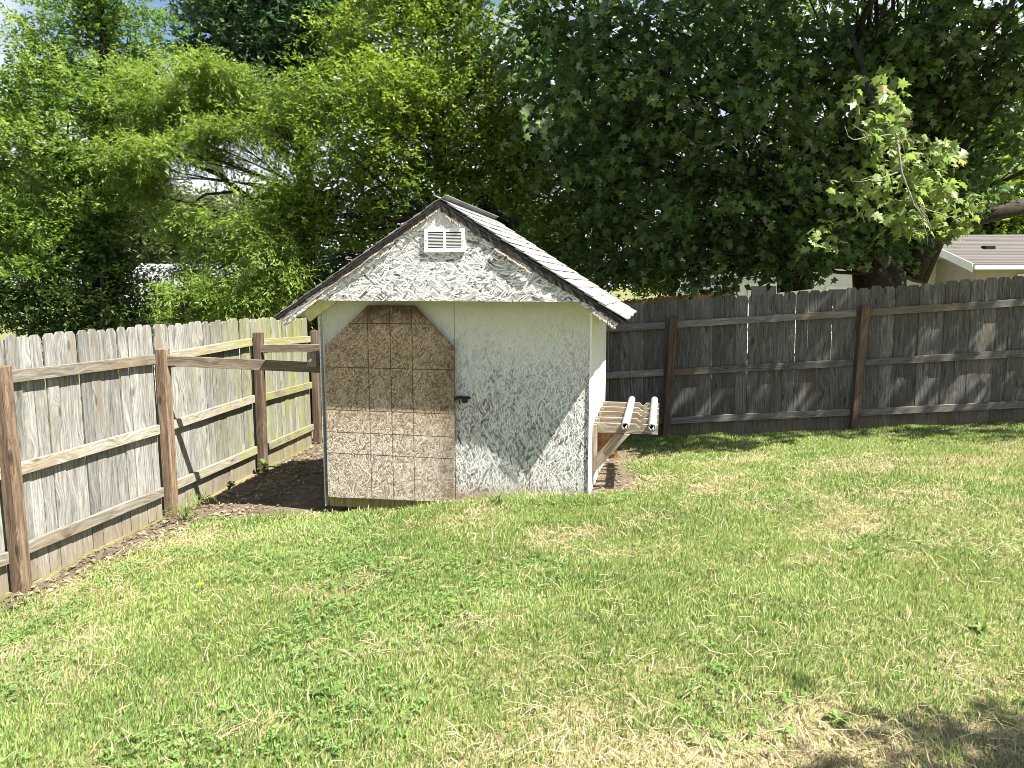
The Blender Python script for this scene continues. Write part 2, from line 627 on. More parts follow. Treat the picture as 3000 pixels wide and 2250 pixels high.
# ================================================================== materials
M = {}
M['picket_l'] = wood_mat('weathered_pale_board', (.080, .078, .072), (.200, .197, .184), (.335, .330, .308), stain=(.165, .140, .100),
                         moss=((.20, .21, .055), 6.6, 9.6, 0.62), foot=((.19, .15, .09), .12, .34))
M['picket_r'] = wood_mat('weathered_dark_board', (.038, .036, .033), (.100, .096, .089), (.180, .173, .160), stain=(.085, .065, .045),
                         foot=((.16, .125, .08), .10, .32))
M['rail_l'] = wood_mat('weathered_pale_rail', (.10, .085, .068), (.225, .205, .172), (.36, .33, .285), stain=(.20, .14, .08), moss=((.24, .25, .075), 6.3, 9.0, 0.75))
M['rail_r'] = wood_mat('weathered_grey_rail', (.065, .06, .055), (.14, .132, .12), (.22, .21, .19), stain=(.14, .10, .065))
M['post_l'] = wood_mat('brown_post', (.050, .034, .024), (.135, .094, .064), (.23, .170, .120), stain=(.19, .165, .13), grain=0.7)
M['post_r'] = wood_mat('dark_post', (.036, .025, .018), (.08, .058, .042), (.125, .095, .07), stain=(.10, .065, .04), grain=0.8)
M['beam'] = wood_mat('weathered_beam', (.075, .058, .043), (.18, .145, .105), (.30, .25, .19), stain=(.15, .12, .09), grain=0.8)
M['rackwood'] = wood_mat('rack_board', (.085, .068, .05), (.205, .172, .135), (.34, .30, .245), stain=(.16, .115, .07), grain=0.8)
M['newwood'] = wood_mat('tan_board', (.36, .22, .10), (.50, .33, .17), (.60, .42, .24), knots=False)
WHITE = (.70, .70, .675)
M['wall'] = osb_mat('painted_flakeboard_wall', 'xz', rad(86), rad(62), [WHITE, (.085, .08, .07), (.26, .20, .12)], True, wearz=(0.35, 1.45, 0.86, 0.16))
M['side'] = osb_mat('painted_flakeboard_side', 'yz', rad(88), rad(40), [(.82, .82, .79), (.42, .39, .34), (.5, .38, .24)], True, wearz=(0.1, 1.2, 0.5, 0.12), layers=5, seedbase=7.7)
M['gable'] = osb_mat('painted_flakeboard_gable', 'xz', rad(4), rad(58), [(.74, .74, .72), (.045, .042, .036), (.24, .19, .11)], True, half=(0.072, 0.0078), cell=10.5, seedbase=3.3, layers=10)
M['gable_top'] = osb_mat('painted_flakeboard_peak', 'xz', rad(80), rad(70), [(.82, .82, .80), (.42, .41, .39), (.5, .45, .4)], True, seedbase=5.9, layers=5)
M['door'] = osb_mat('bare_flakeboard_door', 'xz', rad(70), rad(80), [(.125, .086, .053), (.365, .268, .168), (.56, .445, .305)], False, door=True, cell=20.0, half=(0.036, 0.0042), seedbase=1.7)
M['rawosb'] = osb_mat('raw_flakeboard', 'xz', rad(20), rad(90), [(.20, .08, .03), (.34, .16, .06), (.46, .24, .10)], False, layers=4)
M['cream'] = plain('cream_paint', (.66, .64, .44), 0.6, 0.10, 14)
M['whitepaint'] = plain('white_paint', (.80, .80, .78), 0.45, 0.04, 20)
M['whitetrim'] = plain('worn_white_trim', (.52, .52, .49), 0.8, 0.3, 40)
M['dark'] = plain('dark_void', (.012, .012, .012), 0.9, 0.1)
M['felt'] = plain('black_felt', (.022, .019, .018), 0.85, 0.5, 60, bump=0.5)
M['peel'] = plain('peeling_strip', (.30, .25, .22), 0.8, 0.35, 50)
M['concrete'] = plain('concrete_block', (.20, .19, .165), 0.9, 0.25, 25, bump=0.4)
M['black'] = plain('black_metal', (.012, .012, .013), 0.4, 0.2, 30, 0.5, 0.3)
M['screw'] = plain('dull_screw', (.12, .12, .12), 0.5, 0.2, 30, 0.5, 0.8)
M['sticker'] = plain('paper_tag', (.62, .60, .55), 0.7, 0.15, 90)
M['bark'] = plain('tree_bark', (.034, .027, .021), 0.9, 0.45, 14, bump=0.8)
M['bark_pale'] = plain('dead_twig', (.20, .18, .15), 0.85, 0.25, 20)


def shingle_mat(name, a, b, grit=0.5):
    t = NT(name)
    r = t.objrand()
    n = t.noise(t.objco(), 260.0, 2)
    n2 = t.noise(t.objco(), 9.0, 3)
    v = t.math('ADD', t.math('ADD', t.math('MULTIPLY', r, 0.28), t.math('MULTIPLY', n, grit)), t.math('MULTIPLY', n2, 0.2))
    c = t.mix(t.smooth(v, 0.25, 0.95), a, b)
    t.principled(c, 0.9, t.bump(n, 0.5, 0.003), 0.2)
    return t.m


M['shingle'] = shingle_mat('pale_grey_shingle', (.17, .17, .167), (.31, .31, .305))

# leaf carpets
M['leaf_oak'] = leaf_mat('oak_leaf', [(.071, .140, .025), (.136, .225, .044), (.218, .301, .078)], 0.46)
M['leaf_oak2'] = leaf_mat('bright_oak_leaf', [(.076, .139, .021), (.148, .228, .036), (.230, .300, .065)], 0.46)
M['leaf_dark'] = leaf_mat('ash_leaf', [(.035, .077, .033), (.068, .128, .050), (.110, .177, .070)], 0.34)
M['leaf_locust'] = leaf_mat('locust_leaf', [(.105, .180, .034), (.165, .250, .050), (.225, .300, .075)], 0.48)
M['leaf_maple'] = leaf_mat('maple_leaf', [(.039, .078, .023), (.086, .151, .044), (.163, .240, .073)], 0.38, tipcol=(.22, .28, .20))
M['leaf_maple_sun'] = leaf_mat('sunlit_maple_leaf', [(.125, .195, .050), (.185, .255, .075), (.240, .295, .110)], 0.45, tipcol=(.30, .26, .10))  # lighter copy of the maple leaf colour, sunlight painted in
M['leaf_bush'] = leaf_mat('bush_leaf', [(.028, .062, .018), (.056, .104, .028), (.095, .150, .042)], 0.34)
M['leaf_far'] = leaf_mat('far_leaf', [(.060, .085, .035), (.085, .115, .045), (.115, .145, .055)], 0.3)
M['grass'] = grass_mat('grass_blade')
M['weed'] = leaf_mat('weed_leaf', [(.085, .150, .030), (.120, .190, .042), (.170, .235, .065)], 0.35)

# ------------------------------------------------------------------ ground
def ground_material():
    t = NT('lawn_soil')
    geo = t.n('NewGeometry').outputs['Position']
    a = t.n('Attribute', attribute_name='soil', attribute_type='GEOMETRY').outputs['Fac']
    f = t.n('Attribute', attribute_name='dry', attribute_type='GEOMETRY').outputs['Fac']
    n1 = t.noise(geo, 3.0, 4)
    n2 = t.noise(geo, 28.0, 4)
    n3 = t.noise(geo, 110.0, 3)
    earth = t.ramp(t.math('ADD', t.math('MULTIPLY', n1, .4), t.math('MULTIPLY', n2, .6)), [(0.3, (.055, .043, .032)), (0.5, (.120, .097, .072)), (0.7, (.24, .20, .15))])
    thatch = t.ramp(n2, [(0.3, (.085, .105, .035)), (0.55, (.150, .160, .060)), (0.75, (.24, .22, .11))])
    straw = t.ramp(n3, [(0.3, (.17, .135, .075)), (0.7, (.36, .30, .18))])
    c = t.mix(f, thatch, straw)
    c = t.mix(a, c, earth)
    t.principled(c, 0.95, t.bump(t.math('ADD', n2, t.math('MULTIPLY', n3, 0.5)), 0.7, 0.02), 0.1)
    return t.m


def dry_mask(x, y):
    """worn straw coloured patches in the lawn"""
    a = fbm(x * 1.15 + 3.3, y * 1.6 + 1.2, 21, 4)
    b = fbm(x * 4.2, y * 5.0, 33, 3)
    v = np.clip((a * 0.65 + b * 0.35 - 0.47) / 0.17, 0, 1)
    near = np.clip((4.2 - y) / 1.8, 0, 1) * (0.10 + 0.22 * np.clip((x + 0.3) / 1.4, 0, 1))
    rightp = np.exp(-((x - 3.0) / 0.7) ** 2 - ((y - 5.0) / 0.7) ** 2) * 0.35
    d1 = np.exp(-((x + 1.0) / 0.5) ** 2 - ((y - 4.5) / 0.3) ** 2) * 0.2
    return np.clip(v * 0.75 + near + rightp + d1 - 0.07, 0, 1)


gx = np.concatenate([-8 - np.geomspace(0.4, 420, 34)[::-1], np.linspace(-8, 9, 190), 9 + np.geomspace(0.4, 420, 34)])
gy = np.concatenate([-3 - np.geomspace(0.4, 80, 14)[::-1], np.linspace(-3, 12, 170), 12 + np.geomspace(0.4, 600, 38)])
GX, GY = np.meshgrid(gx, gy)
gxf, gyf = GX.ravel(), GY.ravel()
gzv = ground_z(gxf, gyf)
near = (np.abs(gxf) < 10) & (gyf < 12.5)
gzv = gzv + np.where(near, (fbm(gxf * 2.2, gyf * 2.2, 3) - 0.5) * 0.05 + (fbm(gxf * 8, gyf * 8, 4) - .5) * 0.02, 0)
idx = np.arange(len(gxf)).reshape(GX.shape)
q = np.stack([idx[:-1, :-1], idx[:-1, 1:], idx[1:, 1:], idx[1:, :-1]], -1).ravel()
inside = (gyf < right_fence_y(gxf)) & (gxf > left_fence_x(gyf))
soil_v = np.where(near & inside, soil_mask(gxf, gyf), 0)
ground = link('ground', np_mesh('ground', np.stack([gxf, gyf, gzv], 1), 4, q, ground_material(),
                                {'soil': soil_v, 'dry': np.where(near, dry_mask(gxf, gyf), 0.15)}, smooth=True))
ground['kind'] = 'structure'


# ------------------------------------------------------------------ grass blades
def make_grass():
    P = []
    for (y0, y1, dens) in ((2.0, 3.0, 15000), (3.0, 4.2, 12500), (4.2, 5.6, 9500), (5.6, 7.5, 7000), (7.5, 10.4, 4600)):
        xm = 0.74 * y1 + 0.5
        n = int(dens * (y1 - y0) * 2 * xm)
        x = RNG.uniform(-xm, xm, n)
        y = RNG.uniform(y0, y1, n)
        k = (np.abs(x) < 0.73 * y + 0.45) & (x > left_fence_x(y) + 0.05) & (y < right_fence_y(x) - 0.03)
        P.append(np.stack([x[k], y[k]], 1))
    P = np.concatenate(P)
    x, y = P.T
    s = soil_mask(x, y)
    dr = dry_mask(x, y)
    lx = (x - SO.x) * SR.x + (y - SO.y) * SR.y
    ld = (x - SO.x) * SD.x + (y - SO.y) * SD.y
    inshed = (lx > -0.02) & (lx < 2.5) & (ld > -0.05) & (ld < 1.7)
    clump = vnoise(x * 16, y * 16, 71)
    tuft = fbm(x * 5.0, y * 5.0, 61, 3)
    keep = RNG.random(len(x)) < (1.02 - s * 1.3) * (1 - 0.32 * dr) * (0.6 + 0.55 * clump)
    keep &= ~inshed
    x, y, dr, clump, tuft, s = x[keep], y[keep], dr[keep], clump[keep], tuft[keep], s[keep]
    n = len(x)
    z = ground_z(x, y) + (fbm(x * 2.2, y * 2.2, 3) - 0.5) * 0.05 + (fbm(x * 8, y * 8, 4) - .5) * 0.02 - 0.006
    L = RNG.uniform(0.024, 0.052, n) * (0.62 + 0.7 * tuft)
    tall = (x > -1.5) & (x < 0.9) & (np.abs(y - (6.32 - 0.207 * (x + 0.5))) < 0.22)       # unmown fringe along the shed front
    L = np.where(tall, L * RNG.uniform(1.1, 1.9, n), L)
    wd = RNG.uniform(0.0019, 0.0034, n) * (0.62 + 0.13 * y)
    ph = RNG.uniform(0, 2 * np.pi, n)
    lean = RNG.uniform(0.15, 1.15, n) ** 1.0
    flow = (fbm(x * 1.3, y * 1.3, 91, 2) - 0.5) * 5.0
    hx, hy = np.cos(ph) * 0.75 + np.cos(flow) * 0.3, np.sin(ph) * 0.75 + np.sin(flow) * 0.3
    isdry = RNG.random(n) < np.clip(dr * 0.62 + 0.15, 0, 0.72)
    flat = isdry & (RNG.random(n) < 0.6)
    lean = np.where(flat, RNG.uniform(1.2, 3.0, n), lean)
    upz = 1 / np.sqrt(1 + lean ** 2)
    ho = lean * upz
    sx, sy = -np.sin(ph + RNG.uniform(-0.9, 0.9, n)), np.cos(ph + RNG.uniform(-0.9, 0.9, n))
    base = np.stack([x, y, z], 1)
    side = np.stack([sx, sy, np.zeros(n)], 1) * wd[:, None]
    d1 = np.stack([hx * ho * 0.45, hy * ho * 0.45, upz * 0.62], 1) * L[:, None]
    d2 = np.stack([hx * ho * 1.05, hy * ho * 1.05, upz * 1.0], 1) * L[:, None]
    V = np.stack([base - side, base + side, base + d1 + side * 0.8, base + d1 - side * 0.8, base + d2], 1).reshape(-1, 3)
    i0 = np.arange(n)[:, None] * 5
    F = np.concatenate([i0 + [0, 1, 2], i0 + [0, 2, 3], i0 + [3, 2, 4]], 1).ravel()
    g1, g2, g3 = np.array([.100, .185, .042]), np.array([.235, .325, .085]), np.array([.345, .400, .145])
    st1, st2 = np.array([.32, .27, .14]), np.array([.50, .44, .27])
    hue = np.clip(fbm(x * 0.9, y * 0.9, 44, 3) * 0.8 + (fbm(x * 3.4, y * 3.4, 47, 2) - .5) * .5 + RNG.normal(0, 0.26, n) - 0.02, 0, 1)
    col = np.where(hue[:, None] < 0.5, g1 + (g2 - g1) * hue[:, None] * 2, g2 + (g3 - g2) * (hue[:, None] * 2 - 1))
    stc = st1 + (st2 - st1) * RNG.random(n)[:, None]
    col = np.where(isdry[:, None], stc, col)
    tint = np.repeat(col, 5, 0)
    o = link('lawn_grass', np_mesh('lawn_grass', V, 3, F, M['grass'], {'tint': tint}))
    tag(o, 'mown green lawn with straw coloured dry patches in front of the shed', 'grass', kind='stuff')
    return n


make_grass()


def make_litter():
    n = 26000
    x = RNG.uniform(-4, 2.2, n)
    y = RNG.uniform(2.4, 10.4, n)
    s = soil_mask(x, y)
    lx = (x - SO.x) * SR.x + (y - SO.y) * SR.y
    ld = (x - SO.x) * SD.x + (y - SO.y) * SD.y
    fx = x - left_fence_x(y)
    w = np.where(fx < 0.75, 1.0, 0.28)
    k = (s > 0.12) & (fx > 0.02) & (y < right_fence_y(x)) & ~((lx > 0) & (lx < 2.46) & (ld > 0.0) & (ld < 1.65)) & (RNG.random(n) < w)
    x, y = x[k], y[k]
    n = len(x)
    z = ground_z(x, y) + (fbm(x * 2.2, y * 2.2, 3) - 0.5) * 0.05 + 0.012 + RNG.uniform(0, 0.015, n)
    ph = RNG.uniform(0, 2 * np.pi, n)
    L = RNG.uniform(0.012, 0.035, n)
    W = L * RNG.uniform(0.12, 0.6, n)
    a = np.stack([np.cos(ph), np.sin(ph), RNG.normal(0, .25, n)], 1) * L[:, None]
    b = np.stack([-np.sin(ph), np.cos(ph), RNG.normal(0, .35, n)], 1) * W[:, None]
    c = np.stack([x, y, z], 1)
    V = np.stack([c - a, c + b, c + a, c - b], 1).reshape(-1, 3)
    F = np.arange(4 * n)
    col = np.array([.10, .075, .05]) + (RNG.random(n)[:, None] ** 1.5) * np.array([.34, .29, .20])
    o = link('leaf_litter', np_mesh('leaf_litter', V, 4, F, M['grass'], {'tint': np.repeat(col, 4, 0)}))
    tag(o, 'dry leaf and bark litter on the bare soil along the fence', 'litter', kind='stuff')


make_litter()


def make_clover():
    n = 60000
    x = RNG.uniform(-3.2, 3.2, n)
    y = RNG.uniform(2.1, 6.6, n)
    m = fbm(x * 1.5 + 7.7, y * 1.8 + 2.2, 301, 3) + np.where(x < .3, .05, -.05)
    k = (np.abs(x) < .72 * y + .3) & (soil_mask(x, y) < .3) & (RNG.random(n) < np.clip((m - .57) / .16, 0, .26)) & (x > left_fence_x(y) + .5)
    x, y = x[k], y[k]
    n = len(x)
    z = ground_z(x, y) + (fbm(x * 2.2, y * 2.2, 3) - 0.5) * 0.05 + RNG.uniform(0.018, 0.046, n)
    V, F, T = [], [], []
    c = np.stack([x, y, z], 1)
    col = np.array([.120, .210, .055]) + RNG.random(n)[:, None] * np.array([.075, .095, .035])
    ph0 = RNG.uniform(0, 6.28, n)
    r = RNG.uniform(.006, .012, n)
    for j in range(3):
        ph = ph0 + j * 2.094
        a = np.stack([np.cos(ph), np.sin(ph), RNG.normal(0.1, .25, n)], 1)
        b = np.stack([-np.sin(ph), np.cos(ph), RNG.normal(0, .2, n)], 1)
        V.append(np.stack([c, c + (a * 1.0 + b * .75) * r[:, None], c + a * 1.7 * r[:, None], c + (a * 1.0 - b * .75) * r[:, None]], 1).reshape(-1, 3))
        T.append(np.repeat(col, 4, 0))
    V = np.concatenate(V)
    o = link('clover', np_mesh('clover', V, 4, np.arange(len(V)), M['grass'], {'tint': np.concatenate(T)}))
    tag(o, 'low patches of darker clover mixed into the lawn', 'clover', kind='stuff')


def make_straw():
    n = 60000
    x = RNG.uniform(-3.2, 3.6, n)
    y = RNG.uniform(2.1, 7.5, n)
    d = dry_mask(x, y)
    k = (np.abs(x) < .72 * y + .3) & (soil_mask(x, y) < .6) & (RNG.random(n) < .03 + d * .26) & (x > left_fence_x(y) + .2)
    x, y = x[k], y[k]
    n = len(x)
    z = ground_z(x, y) + (fbm(x * 2.2, y * 2.2, 3) - 0.5) * 0.05 + RNG.uniform(0.020, 0.042, n)
    ph = RNG.uniform(0, 6.28, n)
    L = RNG.uniform(.02, .065, n)[:, None]
    w = RNG.uniform(.0010, .0020, n)[:, None] * (.6 + .2 * y[:, None])
    a = np.stack([np.cos(ph), np.sin(ph), RNG.normal(0, .22, n)], 1)
    b = np.stack([-np.sin(ph), np.cos(ph), np.zeros(n)], 1)
    bend = np.stack([RNG.normal(0, .12, n), RNG.normal(0, .12, n), RNG.uniform(.02, .2, n)], 1)
    c = np.stack([x, y, z], 1)
    V = np.stack([c - a * L - b * w, c - a * L + b * w, c + bend * L + b * w, c + bend * L - b * w, c + a * L], 1).reshape(-1, 3)
    i0 = np.arange(n)[:, None] * 5
    F = np.concatenate([i0 + [0, 1, 2], i0 + [0, 2, 3], i0 + [3, 2, 4]], 1).ravel()
    col = np.array([.36, .31, .18]) + RNG.random(n)[:, None] * np.array([.22, .21, .15])
    o = link('dry_straw', np_mesh('dry_straw', V, 3, F, M['grass'], {'tint': np.repeat(col, 5, 0)}))
    tag(o, 'loose strands of dry mown straw lying on the lawn', 'straw', kind='stuff')


make_clover()
make_straw()

# ================================================================== fences
def picket_mesh(name, w, h, mat, th=0.016, ear=0.032):
    poly = [(-w / 2, 0), (w / 2, 0), (w / 2, h - ear), (w / 2 - ear * .8, h), (-w / 2 + ear * .8, h), (-w / 2, h - ear)]
    return MB().prism(poly, 'y', 0, th).mesh(name, mat, bevel=0.0015)


def post_mesh(name, w, h, mat):
    return MB().box(-w / 2, w / 2, -w / 2, w / 2, -0.15, h).mesh(name, mat, bevel=0.005)


def board_between(name, a, b, wid, th, mat, parent, roll=0.0, bevel=0.003, inv=None):
    """2x4 from a to b, its wide face upright; length along local z"""
    a, b = Vector(a), Vector(b)
    L = (b - a).length
    zax = (b - a).normalized()
    up = Vector((0, 0, 1))
    xax = (up - zax * up.dot(zax)).normalized()          # the wide direction
    yax = zax.cross(xax)
    m = Matrix((xax, yax, zax)).transposed().to_4x4()
    m = m @ Matrix.Rotation(roll, 4, 'Z')
    m.translation = a
    if inv is not None: m = inv @ m
    me = MB().box(-wid / 2, wid / 2, -th / 2, th / 2, 0, L).mesh(name, mat, bevel=bevel)
    return link(name, me, parent, mat4=m)


PL = [(-3.82, 3.2), (-3.53, 5.02), (-3.26, 6.77), (-2.96, 8.46), (-2.80, 10.30)]
lf = empty('wooden_fence', 'pale weathered dog-ear board fence with brown posts, tied to the shed by beams', 'fence', (-3.53, 5.02, gz(-3.53, 5.02)), group='wooden yard fences')
lf_inv = Matrix.Translation(-Vector(lf.location))
pm = [picket_mesh('picket', w, 1.83, M['picket_l']) for w in (.110, .1125, .108, .1135)]
pz = post_mesh('post', 0.095, 1.60, M['post_l'])
PTOP = 1.255                                             # picket tops
for i, (x, y) in enumerate(PL):
    base = {0: -.50, 1: -.545, 2: -.575, 3: -.53, 4: -.62}[i]
    o = link('post', pz, lf, loc=Vector((x + 0.02, y, base)) - lf.location, rot=(random.uniform(-.008, .008), random.uniform(-.012, .012) + 0.006, rad(-9)))
RZ = (0.93, 0.27, -0.33)                                 # rail centre heights, nearly level along this run
for i in range(4):
    a, b = Vector((*PL[i], 0)), Vector((*PL[i + 1], 0))
    d = (b - a).normalized()
    nrm = Vector((-d.y, d.x, 0))                         # away from the yard
    for j, rz in enumerate(RZ):
        za = rz + {0: .06, 1: .035, 2: 0.01, 3: .01}[i] + random.uniform(-.008, .008)
        zb = rz + {0: .035, 1: .0, 2: 0.03, 3: -.06}[i] + random.uniform(-.008, .008)
        p, qq = a + d * 0.052 + nrm * 0.028 + Vector((0, 0, za)), b - d * 0.052 + nrm * 0.028 + Vector((0, 0, zb))
        board_between('rail', p, qq, .089, .038, M['rail_l'], lf, inv=lf_inv)
    L = (b - a).length
    n = int(round(L / 0.1175))
    yaw = math.atan2(d.y, d.x)
    for k in range(n):
        t = (k + 0.5) / n
        p = a.lerp(b, t) + nrm * (0.075 + random.uniform(-.003, .003))
        ztop = PTOP + random.uniform(-.012, .012) + (-.01 * i) + (-0.05 * t if i == 3 else 0)
        link('picket', random.choice(pm), lf, loc=Vector((p.x, p.y, ztop - 1.83)) - lf.location,
             rot=(random.uniform(-.006, .006), random.uniform(-.007, .007), yaw + math.pi + random.uniform(-.02, .02)))

PR = [(-2.72, 10.34), (-0.33, 9.98), (2.05, 9.60), (4.38, 9.24), (6.68, 8.86), (8.95, 8.48)]
PRZ = [-.62, -.57, -.405, -.235, -.06, .10]
rf = empty('wooden_fence', 'dark grey shaded dog-ear board fence running under the maple', 'fence', (2.05, 9.60, PRZ[2]), group='wooden yard fences')
rf_inv = Matrix.Translation(-Vector(rf.location))
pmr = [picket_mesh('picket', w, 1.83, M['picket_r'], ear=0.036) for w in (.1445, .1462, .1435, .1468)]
pml = [picket_mesh('picket', w, 1.83, M['picket_l'], ear=0.036) for w in (.1445, .1462)]  # first bay boards: the paler colour paints in their sunlight
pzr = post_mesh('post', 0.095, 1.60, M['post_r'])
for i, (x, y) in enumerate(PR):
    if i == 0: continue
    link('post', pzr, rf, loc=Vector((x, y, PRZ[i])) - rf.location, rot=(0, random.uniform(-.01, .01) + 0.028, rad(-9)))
for i in range(5):
    a, b = Vector((*PR[i], 0)), Vector((*PR[i + 1], 0))
    d = (b - a).normalized()
    nrm = Vector((-d.y, d.x, 0))
    sa, sb = PRZ[i], PRZ[i + 1]
    for rz in (1.50, 0.875, 0.235):
        p = a + d * 0.051 + nrm * 0.03 + Vector((0, 0, sa + rz + random.uniform(-.008, .008)))
        qq = b - d * 0.051 + nrm * 0.03 + Vector((0, 0, sb + rz + random.uniform(-.008, .008)))
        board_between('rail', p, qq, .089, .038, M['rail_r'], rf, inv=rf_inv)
    L = (b - a).length
    n = int(round(L / 0.1475))
    yaw = math.atan2(d.y, d.x)
    for k in range(n):
        t = (k + 0.5) / n
        p = a.lerp(b, t) + nrm * (0.078 + random.uniform(-.003, .003))
        zb_ = sa + (sb - sa) * t + 0.005 + random.uniform(-.012, .012)
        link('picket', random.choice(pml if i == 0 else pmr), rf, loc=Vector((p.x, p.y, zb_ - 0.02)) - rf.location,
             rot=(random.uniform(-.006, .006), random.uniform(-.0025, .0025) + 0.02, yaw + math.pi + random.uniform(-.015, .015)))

# ================================================================== the shed
shed = empty('garden_shed', 'small white flakeboard shed with a brown clipped-corner door and grey gabled roof', 'shed', SO, -YAW)
RC, RTOP, RS, RH = 1.225, 2.305, 0.64, 1.53              # ridge x, deck top height, slope, half width
F0, F1 = -0.31, 1.66                                     # roof from front to back


def roofz(x):
    return RTOP - RS * abs(x - RC)


cosr = 1 / math.sqrt(1 + RS * RS)
# walls -----------------------------------------------------------------
wp = MB()
poly = [(1.248, -0.42), (2.445, -0.42), (2.445, roofz(2.445) - .02), (RC + .023, roofz(RC) - .04)]
wp.prism(poly, 'y', 0.0, 0.012)
wp.obj('front_panel', M['wall'], shed)
wp = MB()
wp.prism([(0.0, -0.445), (1.244, -0.445), (1.244, roofz(RC) - .05), (RC, roofz(RC) - .04), (0.0, roofz(0.0) - .02)], 'y', 0.0, 0.012)
wp.obj('front_panel', M['wall'], shed)
MB().prism([(0.0, -0.42), (1.62, -0.42), (1.62, roofz(2.46) - .02), (0.0, roofz(2.46) - .02)], 'x', 2.446, 2.46).obj('side_panel', M['side'], shed)
MB().prism([(0.0, -0.42), (1.62, -0.42), (1.62, roofz(0) - .03), (0.0, roofz(0) - .03)], 'x', -0.014, -0.001).obj('side_panel', M['side'], shed)
MB().prism([(0.0, -0.42), (2.445, -0.42), (2.445, roofz(2.445) - .02), (RC, roofz(RC) - .04), (0.0, roofz(0) - .02)], 'y', 1.605, 1.618).obj('back_panel', M['wall'], shed)
# corner battens
MB().box(2.447, 2.464, -0.014, 0.05, -0.30, 1.47).obj('corner_batten', M['whitepaint'], shed)
MB().box(-0.026, -0.0155, -0.045, 0.04, -0.46, 1.44, 0.002).obj('corner_batten', M['whitetrim'], shed)
MB().box(1.2445, 1.2475, -0.003, 0.004, -0.42, 1.47).obj('seam_strip', M['peel'], shed)
# floor, skids, pier -------------------------------------------------------
MB().box(0.01, 2.43, 0.02, 1.6, -0.448, -0.36).obj('floor', M['beam'], shed)
for y0 in (0.10, 0.75, 1.40):
    MB().box(0.02, 2.42, y0, y0 + .09, -0.53, -0.449, 0.003).obj('skid', M['beam'], shed)
MB().box(0.34, 0.48, 0.0, 0.14, -0.62, -0.4495, 0.006).obj('pier_block', M['concrete'], shed)
MB().box(0.02, 1.235, -0.030, -0.002, -0.452, -0.345, 0.004).obj('sill_board', wood_mat('mossy_sill', (.09, .075, .03), (.20, .165, .075), (.30, .25, .12), knots=False), shed)
# door -----------------------------------------------------------------------
dp = [(0.016, -0.362), (1.240, -0.338), (1.262, 1.068), (0.898, 1.430), (0.464, 1.430), (0.040, 1.062)]
door = MB().prism(dp, 'y', -0.064, -0.050).obj('door', M['door'], shed)
inner = [(RC * .52 + (x - RC * .52) * .95, 0.4 + (z - 0.4) * 0.95) for x, z in dp]
MB().prism(inner, 'y', -0.0495, -0.003).obj('door_frame', M['beam'], door)
# latch
lt = MB().box(1.285, 1.384, -0.030, -0.001, .603, .626).obj('latch', M['black'], shed)
MB().box(1.315, 1.363, -0.024, -0.001, .569, .6025).obj('latch_plate', M['black'], lt)
MB().prism([(1.258, .585), (1.284, .603), (1.284, .626), (1.258, .624)], 'y', -0.062, -0.004).obj('strike', M['black'], lt)
MB().tube([(1.298, -0.04, .612), (1.296, -0.045, .58), (1.304, -0.045, .559), (1.316, -0.042, .572)], [.005] * 4, 6).obj('lock_hook', M['black'], lt)
MB().tube([(1.276, -0.036, .615), (1.40, -0.036, .615)], [.007, .007], 8).obj('bolt_rod', M['black'], lt)
# gable ------------------------------------------------------------------------
GY0, GY1 = -0.285, -0.270
zc = 2.052


def under(x):
    return roofz(x) - 0.022


xr = RC + (under(RC) - zc) / RS
MB().prism([(2 * RC - xr, zc + .002), (xr, zc + .002), (RC, under(RC))], 'y', GY0 + .002, GY1).obj('gable_peak', M['gable_top'], shed)
gp = [(0.088, 1.476), (2.372, 1.472), (2.662, 1.252), (2.722, under(2.722)), (xr, zc - .002), (2 * RC - xr, zc - .002), (-0.285, under(-0.285)), (-0.235, 1.246)]
MB().prism(gp, 'y', GY0, GY1).obj('gable_board', M['gable'], shed)
# soffit between gable and wall, and inner rafters
for sgn in (1, -1):
    x0, x1 = (RC, 2.70) if sgn > 0 else (-0.25, RC)
    MB().prism([(x0, roofz(x0) - .045), (x1, roofz(x1) - .045), (x1, roofz(x1) - .026), (x0, roofz(x0) - .026)], 'y', GY1 + .002, F1 - .02).obj('soffit', M['cream'], shed)
MB().prism([(0.15, 1.46), (-0.115, roofz(-0.115) - .165), (-0.165, roofz(-.165) - .075), (-0.15, roofz(-.15) - .048), (0.15, roofz(.15) - .048)], 'y', -0.05, -0.012).obj('rafter_tail', M['cream'], shed)
for ld in (0.52, 1.05, 1.55):
    for sgn in (1, -1):
        xa, xb = RC + sgn * 1.24, RC + sgn * 1.42
        MB().prism([(xa, roofz(xa) - .15), (xb, roofz(xb) - .13), (xb, roofz(xb) - .047), (xa, roofz(xa) - .047)], 'y', ld, ld + .038).obj('rafter_tail', M['cream'], shed)
# roof ---------------------------------------------------------------------------
deck = MB()
x1 = RC + RH
deck.prism([(RC, RTOP), (RC, RTOP - .024), (x1, roofz(x1) - .024), (x1, roofz(x1))], 'y', F0 + .004, F1)
x0 = RC - RH
deck.prism([(RC - .0005, RTOP), (x0, roofz(x0)), (x0, roofz(x0) - .024), (RC - .0005, RTOP - .024)], 'y', F0 + .004, F1)
roof = deck.obj('roof', M['felt'], shed)
